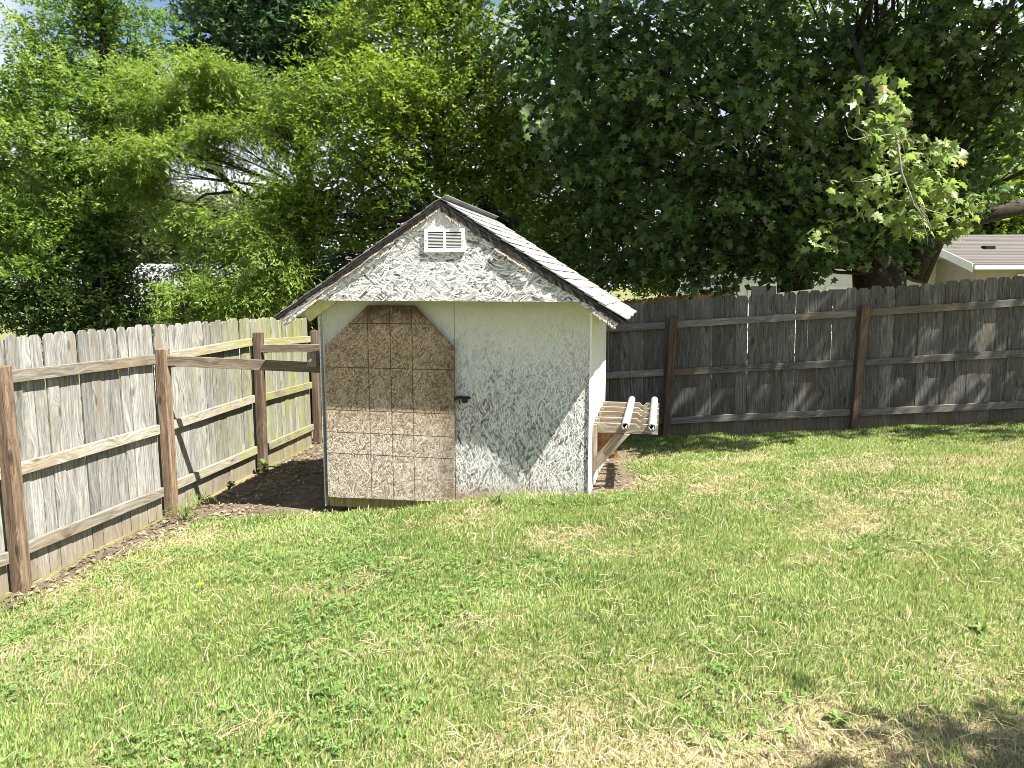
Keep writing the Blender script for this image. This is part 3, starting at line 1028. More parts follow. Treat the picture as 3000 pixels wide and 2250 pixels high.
# dark rake boards with a torn felt edge on the gable
for sgn in (1, -1):
    n = 60
    top, bot = [], []
    for k in range(n + 1):
        u = k / n
        x = RC + sgn * u * (RH - 0.035)
        rag = (0.074 if sgn > 0 else 0.040) + random.uniform(-.008, .008) + 0.010 * math.sin(k * .41 + 2 * sgn) * math.sin(k * .17)
        if u > .66: rag -= 0.022 * min((u - .66) / .06, 1)
        top.append((x, roofz(x) - 0.0245))
        bot.append((x, roofz(x) - rag - 0.012))
    poly = top + bot[::-1]
    n2 = len(top)
    mb = MB()
    v = [(x, F0 + .006, z) for x, z in top] + [(x, F0 + .006 + random.uniform(-.006, .006), z) for x, z in bot]
    v += [(x, GY0 - .003, z) for x, z in top] + [(x, GY0 - .003, z) for x, z in bot]
    f = []
    for k in range(n):
        f.append((k, k + 1, n2 + k + 1, n2 + k))
        f.append((n2 + k, n2 + k + 1, 3 * n2 + k + 1, 3 * n2 + k))
        f.append((2 * n2 + k, 3 * n2 + k, 3 * n2 + k + 1, 2 * n2 + k + 1))
    f += [(0, n2, 3 * n2, 2 * n2), (n, 2 * n2 + n, 3 * n2 + n, n2 + n)]
    mb.add(v, f).obj('rake_felt', M['felt'], roof)
    # curled pale strip hanging under the felt
    spans = ((0.02, 0.18), (0.28, 0.98)) if sgn < 0 else ((0.03, 0.12), (0.31, 0.52), (0.86, 0.985))
    for ua, ub in spans:
        m = 24
        vv, ff = [], []
        for k in range(m + 1):
            u = ua + (ub - ua) * k / m
            x = RC + sgn * u * (RH - 0.05)
            o_ = (0.096 if sgn > 0 else 0.060) + random.uniform(-.004, .010)
            w_ = random.uniform(.006, .022)
            yy = F0 - .001 + random.uniform(-.006, .002)
            vv += [(x, yy, roofz(x) - o_), (x, yy - .004, roofz(x) - o_ - w_), (x, yy + .008, roofz(x) - o_ - w_), (x, yy + .01, roofz(x) - o_)]
        for k in range(m):
            for c in range(4):
                ff.append((4 * k + c, 4 * k + (c + 1) % 4, 4 * k + 4 + (c + 1) % 4, 4 * k + 4 + c))
        ff += [(0, 1, 2, 3), (4 * m + 3, 4 * m + 2, 4 * m + 1, 4 * m)]
        MB().add(vv, ff).obj('peeling_strip', M['peel'], roof)
# shingles: courses of single tabs
TW, EXPO = 0.305, 0.135
slope_len = RH / cosr
ncourse = int(math.ceil(slope_len / EXPO))
sh_me = []
for k in range(5):
    w = TW - 0.006
    v = [(0, 0, 0.0), (w, 0, 0.0), (w, -0.20, 0.012), (0, -0.20, 0.012), (0, 0, 0.006), (w, 0, 0.006), (w, -0.20, 0.0185), (0, -0.20, 0.0185)]
    v = [(x + random.uniform(-.002, .002), y + (random.uniform(-.010, .010) if y < 0 else 0), z + random.uniform(0, .002)) for x, y, z in v]
    sh_me.append(MB().add(v, [(0, 3, 2, 1), (4, 5, 6, 7), (0, 1, 5, 4), (1, 2, 6, 5), (2, 3, 7, 6), (3, 0, 4, 7)]).mesh('shingle', M['shingle']))
for sgn in (1, -1):
    ux = Vector((sgn * cosr, 0, -RS * cosr))              # down the slope
    nz = Vector((sgn * RS * cosr, 0, cosr))
    along = Vector((0, 1, 0)) if sgn > 0 else Vector((0, -1, 0))
    for r in range(ncourse):
        sdown = min((r + 1) * EXPO, slope_len + 0.012)    # lower edge of this course
        offs = (r % 2) * TW * 0.5 + random.uniform(-.012, .012)
        L = F1 - F0
        k = 0
        pos = -offs
        while pos < L:
            a, b = max(pos, 0.0), min(pos + TW, L)
            if b - a > 0.03:
                start = RC, (F0 + a if sgn > 0 else F1 - a)
                m = Matrix((along, -ux, nz)).transposed().to_4x4()
                m.translation = Vector((RC, F0 + a if sgn > 0 else F1 - a, RTOP + .0015)) + ux * (sdown - 0.20) + nz * 0.0
                m = m @ Matrix.Diagonal(((b - a) / TW, 1, 1, 1))
                link('shingle', random.choice(sh_me), roof, mat4=m)
            pos += TW
for k in range(10):
    y0 = F0 + k * (F1 - F0) / 10
    y1 = y0 + (F1 - F0) / 10 + 0.03
    yy1 = min(y1, F1)
    v = []
    for y, lift in ((y0, .013), (yy1, .009)):
        for x, z in ((-0.13, -.075), (-0.05, -.022), (0, 0), (0.05, -.022), (0.13, -.075)):
            v.append((RC + x, y, RTOP + lift + z))
    for y, lift in ((y0, .013), (yy1, .009)):
        for x, z in ((-0.13, -.075), (-0.05, -.022), (0, 0), (0.05, -.022), (0.13, -.075)):
            v.append((RC + x, y, RTOP + lift + z - .005))
    f = [(i, i + 1, i + 6, i + 5) for i in range(4)] + [(10 + i, 15 + i, 16 + i, 11 + i) for i in range(4)]
    f += [(i, i + 10, i + 11, i + 1) for i in range(4)] + [(5 + i, 6 + i, 16 + i, 15 + i) for i in range(4)]
    f += [(0, 5, 15, 10), (4, 14, 19, 9)]
    MB().add(v, f).obj('ridge_cap', M['shingle'], roof)
# vent ------------------------------------------------------------------------------
VX0, VX1, VZ0, VZ1 = 1.080, 1.432, 1.880, 2.074
vent = MB().box(VX0, VX1, GY0 - .018, GY0 - .001, VZ1 - .028, VZ1).box(VX0, VX1, GY0 - .018, GY0 - .001, VZ0, VZ0 + .036) \
    .box(VX0, VX0 + .030, GY0 - .018, GY0 - .001, VZ0 + .036, VZ1 - .028).box(VX1 - .030, VX1, GY0 - .018, GY0 - .001, VZ0 + .036, VZ1 - .028) \
    .box((VX0 + VX1) / 2 - .010, (VX0 + VX1) / 2 + .010, GY0 - .018, GY0 - .001, VZ0 + .036, VZ1 - .028).obj('vent', M['whitepaint'], shed)
MB().box(VX0 + .03, VX1 - .03, GY0 - .0022, GY0 - .0005, VZ0 + .036, VZ1 - .028).obj('vent_dark_sheet', M['dark'], vent)  # black sheet painting the shade between the slats
zs0, zs1 = VZ0 + .036, VZ1 - .028
for side in (0, 1):
    xa = VX0 + .031 if side == 0 else (VX0 + VX1) / 2 + .011
    xb = (VX0 + VX1) / 2 - .011 if side == 0 else VX1 - .031
    for k in range(10):
        zc_ = zs0 + (zs1 - zs0) * (k + 1) / 11
        MB().add([(xa, GY0 - .016, zc_ - .0042), (xb, GY0 - .016, zc_ - .0042), (xb, GY0 - .006, zc_ - .0012), (xa, GY0 - .006, zc_ - .0012),
                  (xa, GY0 - .0165, zc_ + .0008), (xb, GY0 - .0165, zc_ + .0008), (xb, GY0 - .006, zc_ + .0026), (xa, GY0 - .006, zc_ + .0026)],
                 [(0, 3, 2, 1), (4, 5, 6, 7), (0, 1, 5, 4), (1, 2, 6, 5), (2, 3, 7, 6), (3, 0, 4, 7)]).obj('slat', M['whitepaint'], vent)
for x in (VX0 + .013, VX1 - .015):
    MB().tube([(x, GY0 - .021, (VZ0 + VZ1) / 2), (x, GY0 - .017, (VZ0 + VZ1) / 2)], [.0045, .0045], 8).obj('screw', M['screw'], vent)
# rack on the side wall -------------------------------------------------------------------
SX = 2.4615
rack = MB().box(SX, SX + .038, 0.19, 0.228, -0.055, 0.375).obj('rack_upright', M['rackwood'], shed, bevel=0.003)
for i, ld in enumerate((0.23, 0.487, 0.767, 1.021, 1.300)):
    zt = 0.384 + 0.006 * i
    n1, n2_ = 2.742, 2.985

    def notch(x, w=.034, d=.038):
        return [(x + w, zt), (x + w * .25, zt - d), (x - w * .25, zt - d), (x - w, zt)]
    poly = [(SX + .004, zt - .086), (3.035, zt - .084), (3.035, zt)] + notch(2.985) + notch(2.87, .030, .026) + notch(2.752) + [(SX + .004, zt)]
    me = MB()
    me.prism(poly, 'y', ld, ld + .038)
    # grain runs along the arm, so the board is stood on end in its own coordinates
    rot = Matrix.Rotation(rad(90), 4, 'Y')
    mm = me.mesh('rack_arm', M['rackwood'])
    mm.transform(rot.inverted())
    link('rack_arm', mm, rack, mat4=rot)
    if i not in (0,):
        MB().box(SX, SX + .038, ld - .040, ld - .002, -0.05, zt - .01).obj('rack_upright', M['rackwood'], rack)
for ld in (0.1885, 1.2585):
    poly = [(SX + .003, -0.045), (SX + .036, -0.043), (2.790, 0.2925), (2.672, 0.2925), (SX + .039, 0.095), (SX + .003, 0.06)]
    v2 = MB().prism([(2.4995, -0.043), (2.790, 0.2965), (2.665, 0.2965), (2.4995, 0.095)], 'y', ld, ld + .038)
    rot = Matrix.Rotation(rad(42), 4, 'Y')
    mm = v2.mesh('rack_brace', M['rackwood'])
    mm.transform(rot.inverted())
    link('rack_brace', mm, rack, mat4=rot)
MB().box(SX + .04, 2.68, 0.272, 0.284, 0.06, 0.297).obj('rack_gusset', M['rawosb'], rack)
tag(rack.children[-1], 'orange-brown flakeboard piece under the first arm')

# two grey tubes lying in the notches
def tube_thing(lx, label, y0, y1, z0, z1, R=0.036):
    o = empty('grey_tube', label, 'tube', shed_w(lx, y0, z0), -YAW, 'grey tubes on the lumber rack')
    n, seg = 26, 18
    v, f = [], []
    for i in range(n + 1):
        t = i / n
        yy = (y1 - y0) * t
        zz = (z1 - z0) * t - 0.006 * math.sin(math.pi * t)
        for rr in (R, R * 0.55):
            for k in range(seg):
                w = 2 * math.pi * k / seg
                r2 = rr + random.uniform(-.0012, .0012)
                v.append((math.cos(w) * r2, yy + (random.uniform(-.003, .003) if i in (0, n) else 0), zz + math.sin(w) * r2))
    for i in range(n):
        a, b = i * 2 * seg, (i + 1) * 2 * seg
        for k in range(seg):
            k2 = (k + 1) % seg
            f.append((a + k, a + k2, b + k2, b + k))
            f.append((a + seg + k, b + seg + k, b + seg + k2, a + seg + k2))
    for k in range(seg):
        k2 = (k + 1) % seg
        f.append((k, seg + k, seg + k2, k2))
        a = n * 2 * seg
        f.append((a + k, a + k2, a + seg + k2, a + seg + k))
    t = NT('grey_fuzzy_foam')
    nn = t.noise(t.objco(), 130, 3)
    n3 = t.noise(t.objco(), 22, 3)
    c = t.mix(t.smooth(t.math('ADD', t.math('MULTIPLY', nn, .6), t.math('MULTIPLY', n3, .4)), .35, .65), (.16, .16, .165), (.36, .36, .37))
    t.principled(c, 0.95, t.bump(nn, 0.8, 0.004), 0.1)
    link('tube_sleeve', mesh('tube_sleeve', v, f, t.m, True), o)
    n = 5
    sv = MB().tube([(0.004, .004, -.006), (0.008, -.006, -.012), (.012, .002, .008)], [.004, .007, .003], 6)
    sv.obj('torn_lining', M['whitetrim'], o)
    return o


tube_thing(2.752, 'fuzzy grey hollow tube on the rack, the one nearer the shed wall', 0.13, 1.47, 0.383, 0.418)
tube_thing(2.985, 'fuzzy grey hollow tube along the outer ends of the rack arms', 0.12, 1.47, 0.383, 0.420)

# beams from fence to shed -------------------------------------------------------------------
def beam_thing(a, b, label, wid=.096):
    a, b = Vector(a), Vector(b)
    o = board_between('brace_beam', a, b, wid, .040, M['beam'], None)
    return tag(o, label, 'beam', 'beams between fence and shed', 'thing')


beam_thing((-3.205, 6.775, 0.915), (shed_w(-0.016, 0.15).x, shed_w(-0.016, 0.15).y, 0.830), 'long weathered timber beam bridging from the second fence post to the shed wall')
beam_thing((-2.90, 8.44, 0.885), (shed_w(-0.016, 1.35).x, shed_w(-0.016, 1.35).y, 0.930), 'farther timber beam, from the third fence post to the shed behind the block', .088)
blk = empty('timber_block', 'short thick timber offcut with a white paper tag, beside the shed wall', 'timber', shed_w(-0.150, 0.03, 0.850), -YAW)
MB().box(-0.045, 0.045, 0, 1.35, 0, .136).obj('block_body', M['beam'], blk, bevel=0.003)
tg = MB().box(-0.019, 0.019, -0.0035, -0.001, -0.012, 0.012).obj('paper_tag', M['sticker'], blk)
tg.location = (-0.012, 0, 0.062)
tg.rotation_euler = (0, rad(-35), 0)

# ================================================================== plants on the ground
def leaf_fan(name, loc, label, cat, n, L, W, up, mat, group=None, seed=0, stem=False):
    if name == 'broadleaf_weed': L, W = L * .72, W * .72
    """low plant: a rosette of real bent leaves, each leaf a part"""
    rnd = random.Random(seed)
    o = empty(name, label, cat, loc, rnd.uniform(0, 6), group)
    mes = []
    for j in range(3):
        l_, w_ = L * (1 - .12 * j), W * (1 - .08 * j)
        m = 6
        v, f = [], []
        for k in range(m + 1):
            t = k / m
            ww = w_ * (math.sin(math.pi * min(t * .92 + .08, 1)) ** .8) * .5 + .0008
            r_ = l_ * t * (1 - .18 * t * t)
            z_ = l_ * (up * t - up * .9 * t * t)
            v += [(r_, -ww, z_ + ww * .35), (r_, 0, z_), (r_, ww, z_ + ww * .35)]
        for k in range(m):
            for c in (0, 1):
                f.append((3 * k + c, 3 * k + c + 1, 3 * k + 4 + c, 3 * k + 3 + c))
        me = mesh('leaf', v, f, mat, True)
        a = me.attributes.new('tone', 'FLOAT', 'POINT')
        a.data.foreach_set('value', [rnd.uniform(.1, .9)] * len(v))
        mes.append(me)
    for k in range(n):
        c = link('leaf', rnd.choice(mes), o, rot=(rnd.uniform(-.3, .3), rnd.uniform(-.75, .15), 2 * math.pi * (k + rnd.uniform(-.3, .3)) / n))
        c.scale = [rnd.uniform(.65, 1.15)] * 3
        if stem: c.location = (0, 0, rnd.uniform(0, L * 1.2))
    return o


def at_ground(x, y, dz=0.0):
    return (x, y, gz(x, y) + dz)


leaf_fan('broadleaf_weed', at_ground(-0.93, 2.62), 'broad-leaved weed rosette in the lawn at the bottom left of centre', 'weed', 9, .12, .035, .8, M['weed'], 'broadleaf weeds in the lawn', 3)
leaf_fan('broadleaf_weed', at_ground(-0.80, 2.95, .005), 'weed with the largest upright pale leaves, just above another rosette', 'weed', 7, .14, .040, 1.1, M['weed'], 'broadleaf weeds in the lawn', 4)
leaf_fan('broadleaf_weed', at_ground(2.18, 3.22), 'dark broad-leaved weed by the tree shadow at the right edge of the lawn', 'weed', 10, .11, .034, .8, M['weed'], 'broadleaf weeds in the lawn', 5)
leaf_fan('broadleaf_weed', at_ground(1.22, 2.55), 'flat weed in dry straw, left of the tree shadow', 'weed', 8, .10, .030, .6, M['weed'], 'broadleaf weeds in the lawn', 6)
leaf_fan('broadleaf_weed', at_ground(-0.22, 4.65), 'weed rosette in the lawn below the shed door', 'weed', 8, .10, .030, .7, M['weed'], 'broadleaf weeds in the lawn', 8)
leaf_fan('broadleaf_weed', at_ground(-0.38, 3.6), 'dark weed in mid lawn, straight below the right door edge', 'weed', 9, .10, .03, .8, M['weed'], 'broadleaf weeds in the lawn', 9)
leaf_fan('grass_tuft', at_ground(-3.02, 6.55), 'long-bladed grass tuft at the foot of the second fence post', 'weed', 26, .30, .010, 1.5, M['weed'], 'tufts at the fence', 12)
leaf_fan('grass_tuft', at_ground(-3.08, 7.0), 'wispy grass tuft against fence boards behind the second post', 'weed', 20, .26, .008, 1.7, M['weed'], 'tufts at the fence', 13)
leaf_fan('grass_tuft', at_ground(-0.12, 6.12), 'unmown dark green grass tuft by the white front panel', 'weed', 40, .19, .008, 1.6, M['weed'], 'tufts at the fence', 17)
leaf_fan('creeping_vine', at_ground(-2.88, 8.32, .02), 'leafy green seedling climbing the third fence post', 'weed', 12, .10, .07, .5, M['weed'], None, 14, True)
leaf_fan('creeping_vine', at_ground(-3.02, 7.62, .0), 'small green seedling on bare soil below the mossy bottom rail', 'weed', 9, .08, .055, .6, M['weed'], None, 15, True)
dn = empty('dandelion', 'single yellow dandelion flower in the lawn near the pale fence', 'flower', at_ground(-2.02, 4.55, .03))
ym = plain('dandelion_yellow', (.75, .55, .02), 0.7, 0.1)
MB().tube([(0, 0, -.04), (0.003, 0, .03)], [.002, .002], 6).obj('stem', M['weed'], dn)
pv, pf = [], []
for k in range(26):
    w = k * 2.399
    r_ = .006 + .016 * math.sqrt(k / 26)
    c_, s_ = math.cos(w), math.sin(w)
    b = len(pv)
    pv += [(c_ * .002, s_ * .002, .030), (c_ * r_ - s_ * .003, s_ * r_ + c_ * .003, .040 - r_ * .3), (c_ * r_ + s_ * .003, s_ * r_ - c_ * .003, .040 - r_ * .3), (0, 0, .027)]
    pf += [(b, b + 1, b + 2), (b, b + 2, b + 3), (b, b + 3, b + 1), (b + 1, b + 3, b + 2)]
MB().add(pv, pf).obj('petals', ym, dn)

# ================================================================== trees
def unit(a):
    return a / np.maximum(np.linalg.norm(a, axis=1, keepdims=True), 1e-9)


MAPLE5 = [(0, 0), (.10, -.10), (.02, -.42), (.26, -.26), (.42, -.50), (.50, -.20), (.70, -.24), (.66, -.10), (1.0, 0)]
MAPLE5 = MAPLE5 + [(x, -y) for x, y in MAPLE5[-2:0:-1]]


def leaves_from_sprigs(O, D, per, L, leaf, shape, droop, tone, rng, spread=0.8, upb=0.6):
    """O, D: origins and directions of twigs; per leaves on each. Returns verts, tri loops, tone"""
    n = len(O)
    t = np.tile((np.arange(per) + 0.5) / per, (n, 1)) + rng.uniform(-.06, .06, (n, per))
    pos = O[:, None, :] + D[:, None, :] * (t * L)[:, :, None]
    pos[:, :, 2] -= droop * (t * L) ** 2 / max(L, 1e-3)
    pos = pos.reshape(-1, 3) + rng.normal(0, 0.018, (n * per, 3))
    Dr = np.repeat(D, per, 0)
    ax = unit(Dr * 0.5 + rng.normal(0, spread, (n * per, 3)) * np.array([1, 1, .55]) + np.array([0, 0, -droop]))
    nr = rng.normal(0, 0.55, (n * per, 3)) + np.array([0, 0, upb])
    nr = unit(nr - ax * np.sum(nr * ax, 1, keepdims=True))
    sd = np.cross(nr, ax)
    ll, ww = leaf
    s = rng.uniform(0.65, 1.2, (n * per, 1))
    if shape == 'simple':
        V = np.stack([pos, pos + (ax * .45 * ll + sd * ww * .5 + nr * ww * .12) * s, pos + ax * ll * s, pos + (ax * .45 * ll - sd * ww * .5 + nr * ww * .12) * s], 1)
        F = np.array([0, 1, 2, 0, 2, 3])
        nv = 4
    elif shape == 'maple':
        out = [(0, 0), (.0, -.40), (.33, -.24), (.50, -.52), (.58, -.16), (1.0, 0), (.58, .16), (.50, .52), (.33, .24), (.0, .40)]
        V = np.stack([pos + (ax * (a * ll) + sd * (b * ww) - nr * (abs(b) * .25 * ww + a * a * .12 * ll)) * s for a, b in out], 1)
        F = np.array([0, 1, 2, 0, 2, 4, 2, 3, 4, 0, 4, 6, 4, 5, 6, 0, 6, 8, 6, 7, 8, 0, 8, 9])
        nv = 10
    m = n * per
    idx = (np.arange(m)[:, None] * nv + F[None, :]).ravel()
    tn = np.clip(np.repeat(tone, per) + rng.normal(0, .16, m), 0, 1)
    return V.reshape(-1, 3), idx, np.repeat(tn, nv)


def blob_sprigs(blob, rng, nsub, per_sub, subr, fill=0.15, upb=0.35):
    cx, cy, cz, rx, ry, rz = blob
    d = unit(rng.normal(0, 1, (nsub, 3)))
    low = d[:, 2] < -0.55
    d[low, 2] *= -0.5
    d = unit(d)
    rr = np.where(rng.random(nsub) < fill, rng.uniform(.2, .75, nsub), rng.uniform(.80, 1.12, nsub))
    c = np.array([cx, cy, cz]) + d * rr[:, None] * np.array([rx, ry, rz])
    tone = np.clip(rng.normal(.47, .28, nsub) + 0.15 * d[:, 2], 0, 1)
    O = np.repeat(c, per_sub, 0) + rng.normal(0, 1, (nsub * per_sub, 3)) * np.array([subr, subr, subr * .6])
    D = unit(np.repeat(d, per_sub, 0) * .8 + rng.normal(0, .55, (nsub * per_sub, 3)) + np.array([0, 0, upb]))
    return O, D, np.repeat(tone, per_sub), c


def limb_path(a, b, rnd, bend=0.12, n=6):
    a, b = Vector(a), Vector(b)
    L = (b - a).length
    pts = []
    o1 = Vector((rnd.uniform(-1, 1), rnd.uniform(-1, 1), rnd.uniform(-.2, .6))) * L * bend
    for i in range(n + 1):
        t = i / n
        p = a.lerp(b, t) + o1 * math.sin(math.pi * t) + Vector((rnd.uniform(-1, 1), rnd.uniform(-1, 1), rnd.uniform(-1, 1))) * L * .015 * (0 < i < n)
        pts.append(p)
    return pts


def tree(name, label, base, trunk, blobs, mat, seed, dens=1.0, per=9, L=.28, leaf=(.085, .045), shape='simple', droop=0.15, subr=.25,
         per_sub=25, fill=.08, upb=.35, spread=.8, twigs=True, limbr=.32, core=.14, core_k=1.7, group='trees beyond the fences', cat='tree', r0=.16, bark='bark', limbs=True, area=0.53, lupb=1.0):
    """trunk: list of points from the ground up; blobs: crown ellipsoids (x, y, z, rx, ry, rz[, density])"""
    rng = np.random.default_rng(seed)
    rnd = random.Random(seed)
    root = empty(name, label, cat, base, group=group)
    off = -Vector(base)
    B = np.array(base)
    tr = [Vector(base) + Vector((0, 0, -.2))] + [Vector(p) for p in trunk]
    mb = MB()
    k = len(tr)
    mb.tube([p + off for p in tr], [r0 * (1.25 if i == 0 else (1 - .55 * i / (k - 1))) for i in range(k)], 10)
    mb.obj('trunk', M[bark], root, smooth=True)
    lb = MB()
    VV, FF, TT, nv = [], [], [], 0
    for b in blobs:
        bd = b[6] if len(b) > 6 else 1.0
        b6 = b[:6]
        rx, ry, rz = b6[3:]
        pp = 1.6
        ar = 4 * math.pi * (((rx * ry) ** pp + (rx * rz) ** pp + (ry * rz) ** pp) / 3) ** (1 / pp)
        nsub = max(6, int(ar / area * dens * bd))
        O, D, tone, subc = blob_sprigs(b6, rng, nsub, per_sub, subr, fill, upb)
        shp, lf_ = (shape, leaf) if len(b) < 8 else ('simple', (leaf[0] * 1.35, leaf[1] * .95))
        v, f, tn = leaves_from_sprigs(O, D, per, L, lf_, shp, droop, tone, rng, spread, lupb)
        VV.append(v - B)
        FF.append(f + nv)
        TT.append(tn)
        nv += len(v)
        # big inner leaves close the heart of the crown, darker tone paints its shade
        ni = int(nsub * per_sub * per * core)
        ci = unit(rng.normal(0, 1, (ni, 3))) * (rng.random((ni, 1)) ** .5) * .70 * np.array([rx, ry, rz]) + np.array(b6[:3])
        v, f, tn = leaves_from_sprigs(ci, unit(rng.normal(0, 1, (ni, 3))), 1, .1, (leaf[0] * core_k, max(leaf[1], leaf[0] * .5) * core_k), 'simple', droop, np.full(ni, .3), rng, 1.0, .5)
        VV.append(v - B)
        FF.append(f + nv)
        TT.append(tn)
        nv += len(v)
        if limbs:
            # a limb from the nearest lower trunk point into the blob, then twigs to its clumps
            c = Vector(b6[:3])
            cand = [p for p in tr[1:] if p.z < c.z + .2] or [tr[1]]
            s = min(cand, key=lambda p: (p - c).length + max(0, p.z - c.z + .3) * 2)
            rr = r0 * limbr
            path = limb_path(s, c, rnd)
            lb.tube([p + off for p in path], [rr * (1 - .6 * i / (len(path) - 1)) for i in range(len(path))], 6, cap=False)
            if twigs:
                for q in subc[::max(1, int(len(subc) / 14))]:
                    pt = limb_path(path[rnd.randint(2, len(path) - 1)], Vector(q), rnd, .1, 4)
                    lb.tube([p + off for p in pt], [rr * .35 * (1 - .75 * i / 4) for i in range(5)], 4, cap=False)
    if lb.v:
        lb.obj('limbs', M[bark], root, smooth=True)
    V = np.concatenate(VV)
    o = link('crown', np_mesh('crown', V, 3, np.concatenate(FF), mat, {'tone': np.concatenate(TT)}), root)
    return root, len(np.concatenate(FF)) // 3


def px(u, v, y):
    """plan helper: the point at distance y along the yard that lies on the sight line of photo position u, v"""
    p_ = math.atan(287 / 2150)
    a, b = (u - 1500) / 2150, (1125 - v) / 2150
    dx, dy, dz = a, math.cos(p_) + b * math.sin(p_), -math.sin(p_) + b * math.cos(p_)
    return Vector((dx / dy * y, y, 1.6 + dz / dy * y))


def bl(u, v, y, ru, rv, ry=None, d=1.0):
    p = px(u, v, y)
    s = y / 2150
    return (p.x, p.y, p.z, ru * s, ry if ry else (ru + rv) * .5 * s, rv * s, d)


def gpt(u, y):
    x = (u - 1500) / 2150 * y
    return (x, y, gz(x, y))


NT_ = 0
# left oak
y = 13.5
r_, k_ = tree('oak_tree', 'tall yellow-green oak behind the pale fence, rising over the dark shrubs', gpt(290, y), [px(288, 700, y), px(285, 480, y), px(300, 250, y), px(310, 60, y)],
     [bl(285, 70, y, 110, 120, d=1.15), bl(250, -60, y, 100, 110), bl(170, 210, y, 120, 110), bl(420, 190, y + .6, 100, 90), bl(60, 330, y - .4, 150, 130), bl(290, 310, y - .5, 140, 110), bl(-60, 480, y, 150, 130),
      bl(180, 470, y - .8, 160, 110), bl(380, 420, y + .5, 110, 110), bl(60, 640, y - 1.0, 170, 110), bl(250, 620, y - .7, 150, 110), bl(330, 650, y, 80, 70), bl(-40, 760, y - .8, 140, 110), bl(150, 790, y - 1.0, 150, 100), bl(300, -160, y, 80, 90, d=.6)],
     M['leaf_oak'], 101, per=14, leaf=(.078, .036), r0=.17)
NT_ += k_
y = 12.6
r_, k_ = tree('evergreen_shrub', 'dark leafy shrub mass at the foot of the oak, behind the pale fence', gpt(300, y), [px(300, 850, y), px(300, 780, y)],
     [bl(110, 900, y, 190, 120), bl(290, 880, y + .3, 140, 130), bl(390, 930, y + .2, 75, 90), bl(330, 800, y + .6, 60, 110), bl(-40, 900, y, 150, 120), bl(310, 760, y + .6, 120, 90), bl(220, 970, y + .4, 220, 60)],
     M['leaf_bush'], 102, per=9, leaf=(.085, .040), r0=.06, group='shrubs beyond the fences', cat='shrub', fill=.35)
NT_ += k_
# dark tree behind
y = 19.0
r_, k_ = tree('ash_tree', 'dark blue-green tree rising behind the feathery locust', gpt(905, y), [px(905, 560, y), px(890, 430, y), px(860, 280, y), px(800, 120, y)],
     [bl(670, 70, y, 130, 100), bl(820, 60, y, 140, 120), bl(580, 180, y, 90, 80, d=.8), bl(740, 210, y, 140, 90), bl(890, 190, y + .5, 110, 110), bl(760, -70, y, 190, 100), bl(930, 20, y, 110, 130), bl(820, 330, y, 130, 70, d=.8)],
     M['leaf_dark'], 103, per=8, leaf=(.16, .062), r0=.2, L=.38, subr=.30, dens=.8)
NT_ += k_
# honey locust with layered sprays
y = 12.6
lblobs = []
LR = random.Random(77)
for (u, v, ru, rv) in ((570, 205, 120, 20), (470, 262, 120, 20), (640, 262, 110, 20), (420, 318, 110, 20), (560, 322, 120, 22), (700, 330, 110, 22), (860, 300, 70, 24), (390, 385, 80, 18), (500, 385, 110, 20),
                       (650, 400, 110, 22), (790, 395, 80, 22), (360, 460, 90, 20), (480, 452, 110, 20), (600, 462, 80, 18), (840, 450, 60, 22), (420, 525, 80, 18), (420, 560, 60, 16), (900, 350, 60, 22),
                       (600, 650, 60, 22), (540, 700, 50, 18), (720, 660, 70, 24), (700, 740, 90, 24), (800, 720, 80, 26), (620, 840, 110, 24), (520, 870, 80, 22), (640, 905, 120, 24), (760, 850, 100, 26), (500, 925, 60, 18), (700, 945, 120, 20),
                       (820, 790, 90, 26), (800, 900, 80, 24), (560, 800, 60, 16), (860, 640, 60, 26)):
    lblobs.append(bl(u, v + LR.uniform(-8, 8), y + LR.uniform(-1.0, .7), ru * .85, rv * .5, ry=.6))
r_, k_ = tree('locust_tree', 'light green feathery locust with layered drooping sprays between oak and shed', gpt(905, 13.4), [px(900, 700, 13.4), px(880, 560, 13.4), px(905, 470, 13.3), px(830, 380, 13), px(640, 330, 12.8)],
     lblobs, M['leaf_locust'], 104, per=18, L=.40, leaf=(.085, .024), droop=.34, subr=.11, per_sub=9, upb=.0, spread=.5, lupb=1.3, fill=.5, r0=.15, area=.12, dens=1.25, core=.02, limbr=.11)
NT_ += k_
mb = MB()
for pts, rr in (([px(880, 590, 13.4), px(800, 560, 13.2), px(742, 592, 13), px(640, 510, 12.8), px(560, 480, 12.7)], (.085, .075, .06, .045, .02)),
                ([px(742, 592, 13), px(700, 560, 12.9), px(600, 570, 12.8), px(500, 640, 12.7)], (.04, .03, .02, .008)),
                ([px(905, 800, 13.4), px(790, 735, 13), px(700, 755, 12.9), px(620, 800, 12.8)], (.07, .05, .035, .012)),
                ([px(900, 560, 13.4), px(868, 480, 13.3), px(905, 400, 13.3)], (.10, .07, .04))):
    mb.tube([p - Vector(gpt(905, 13.4)) for p in pts], rr, 7)
mb.obj('bare_limb', M['bark'], r_, smooth=True)
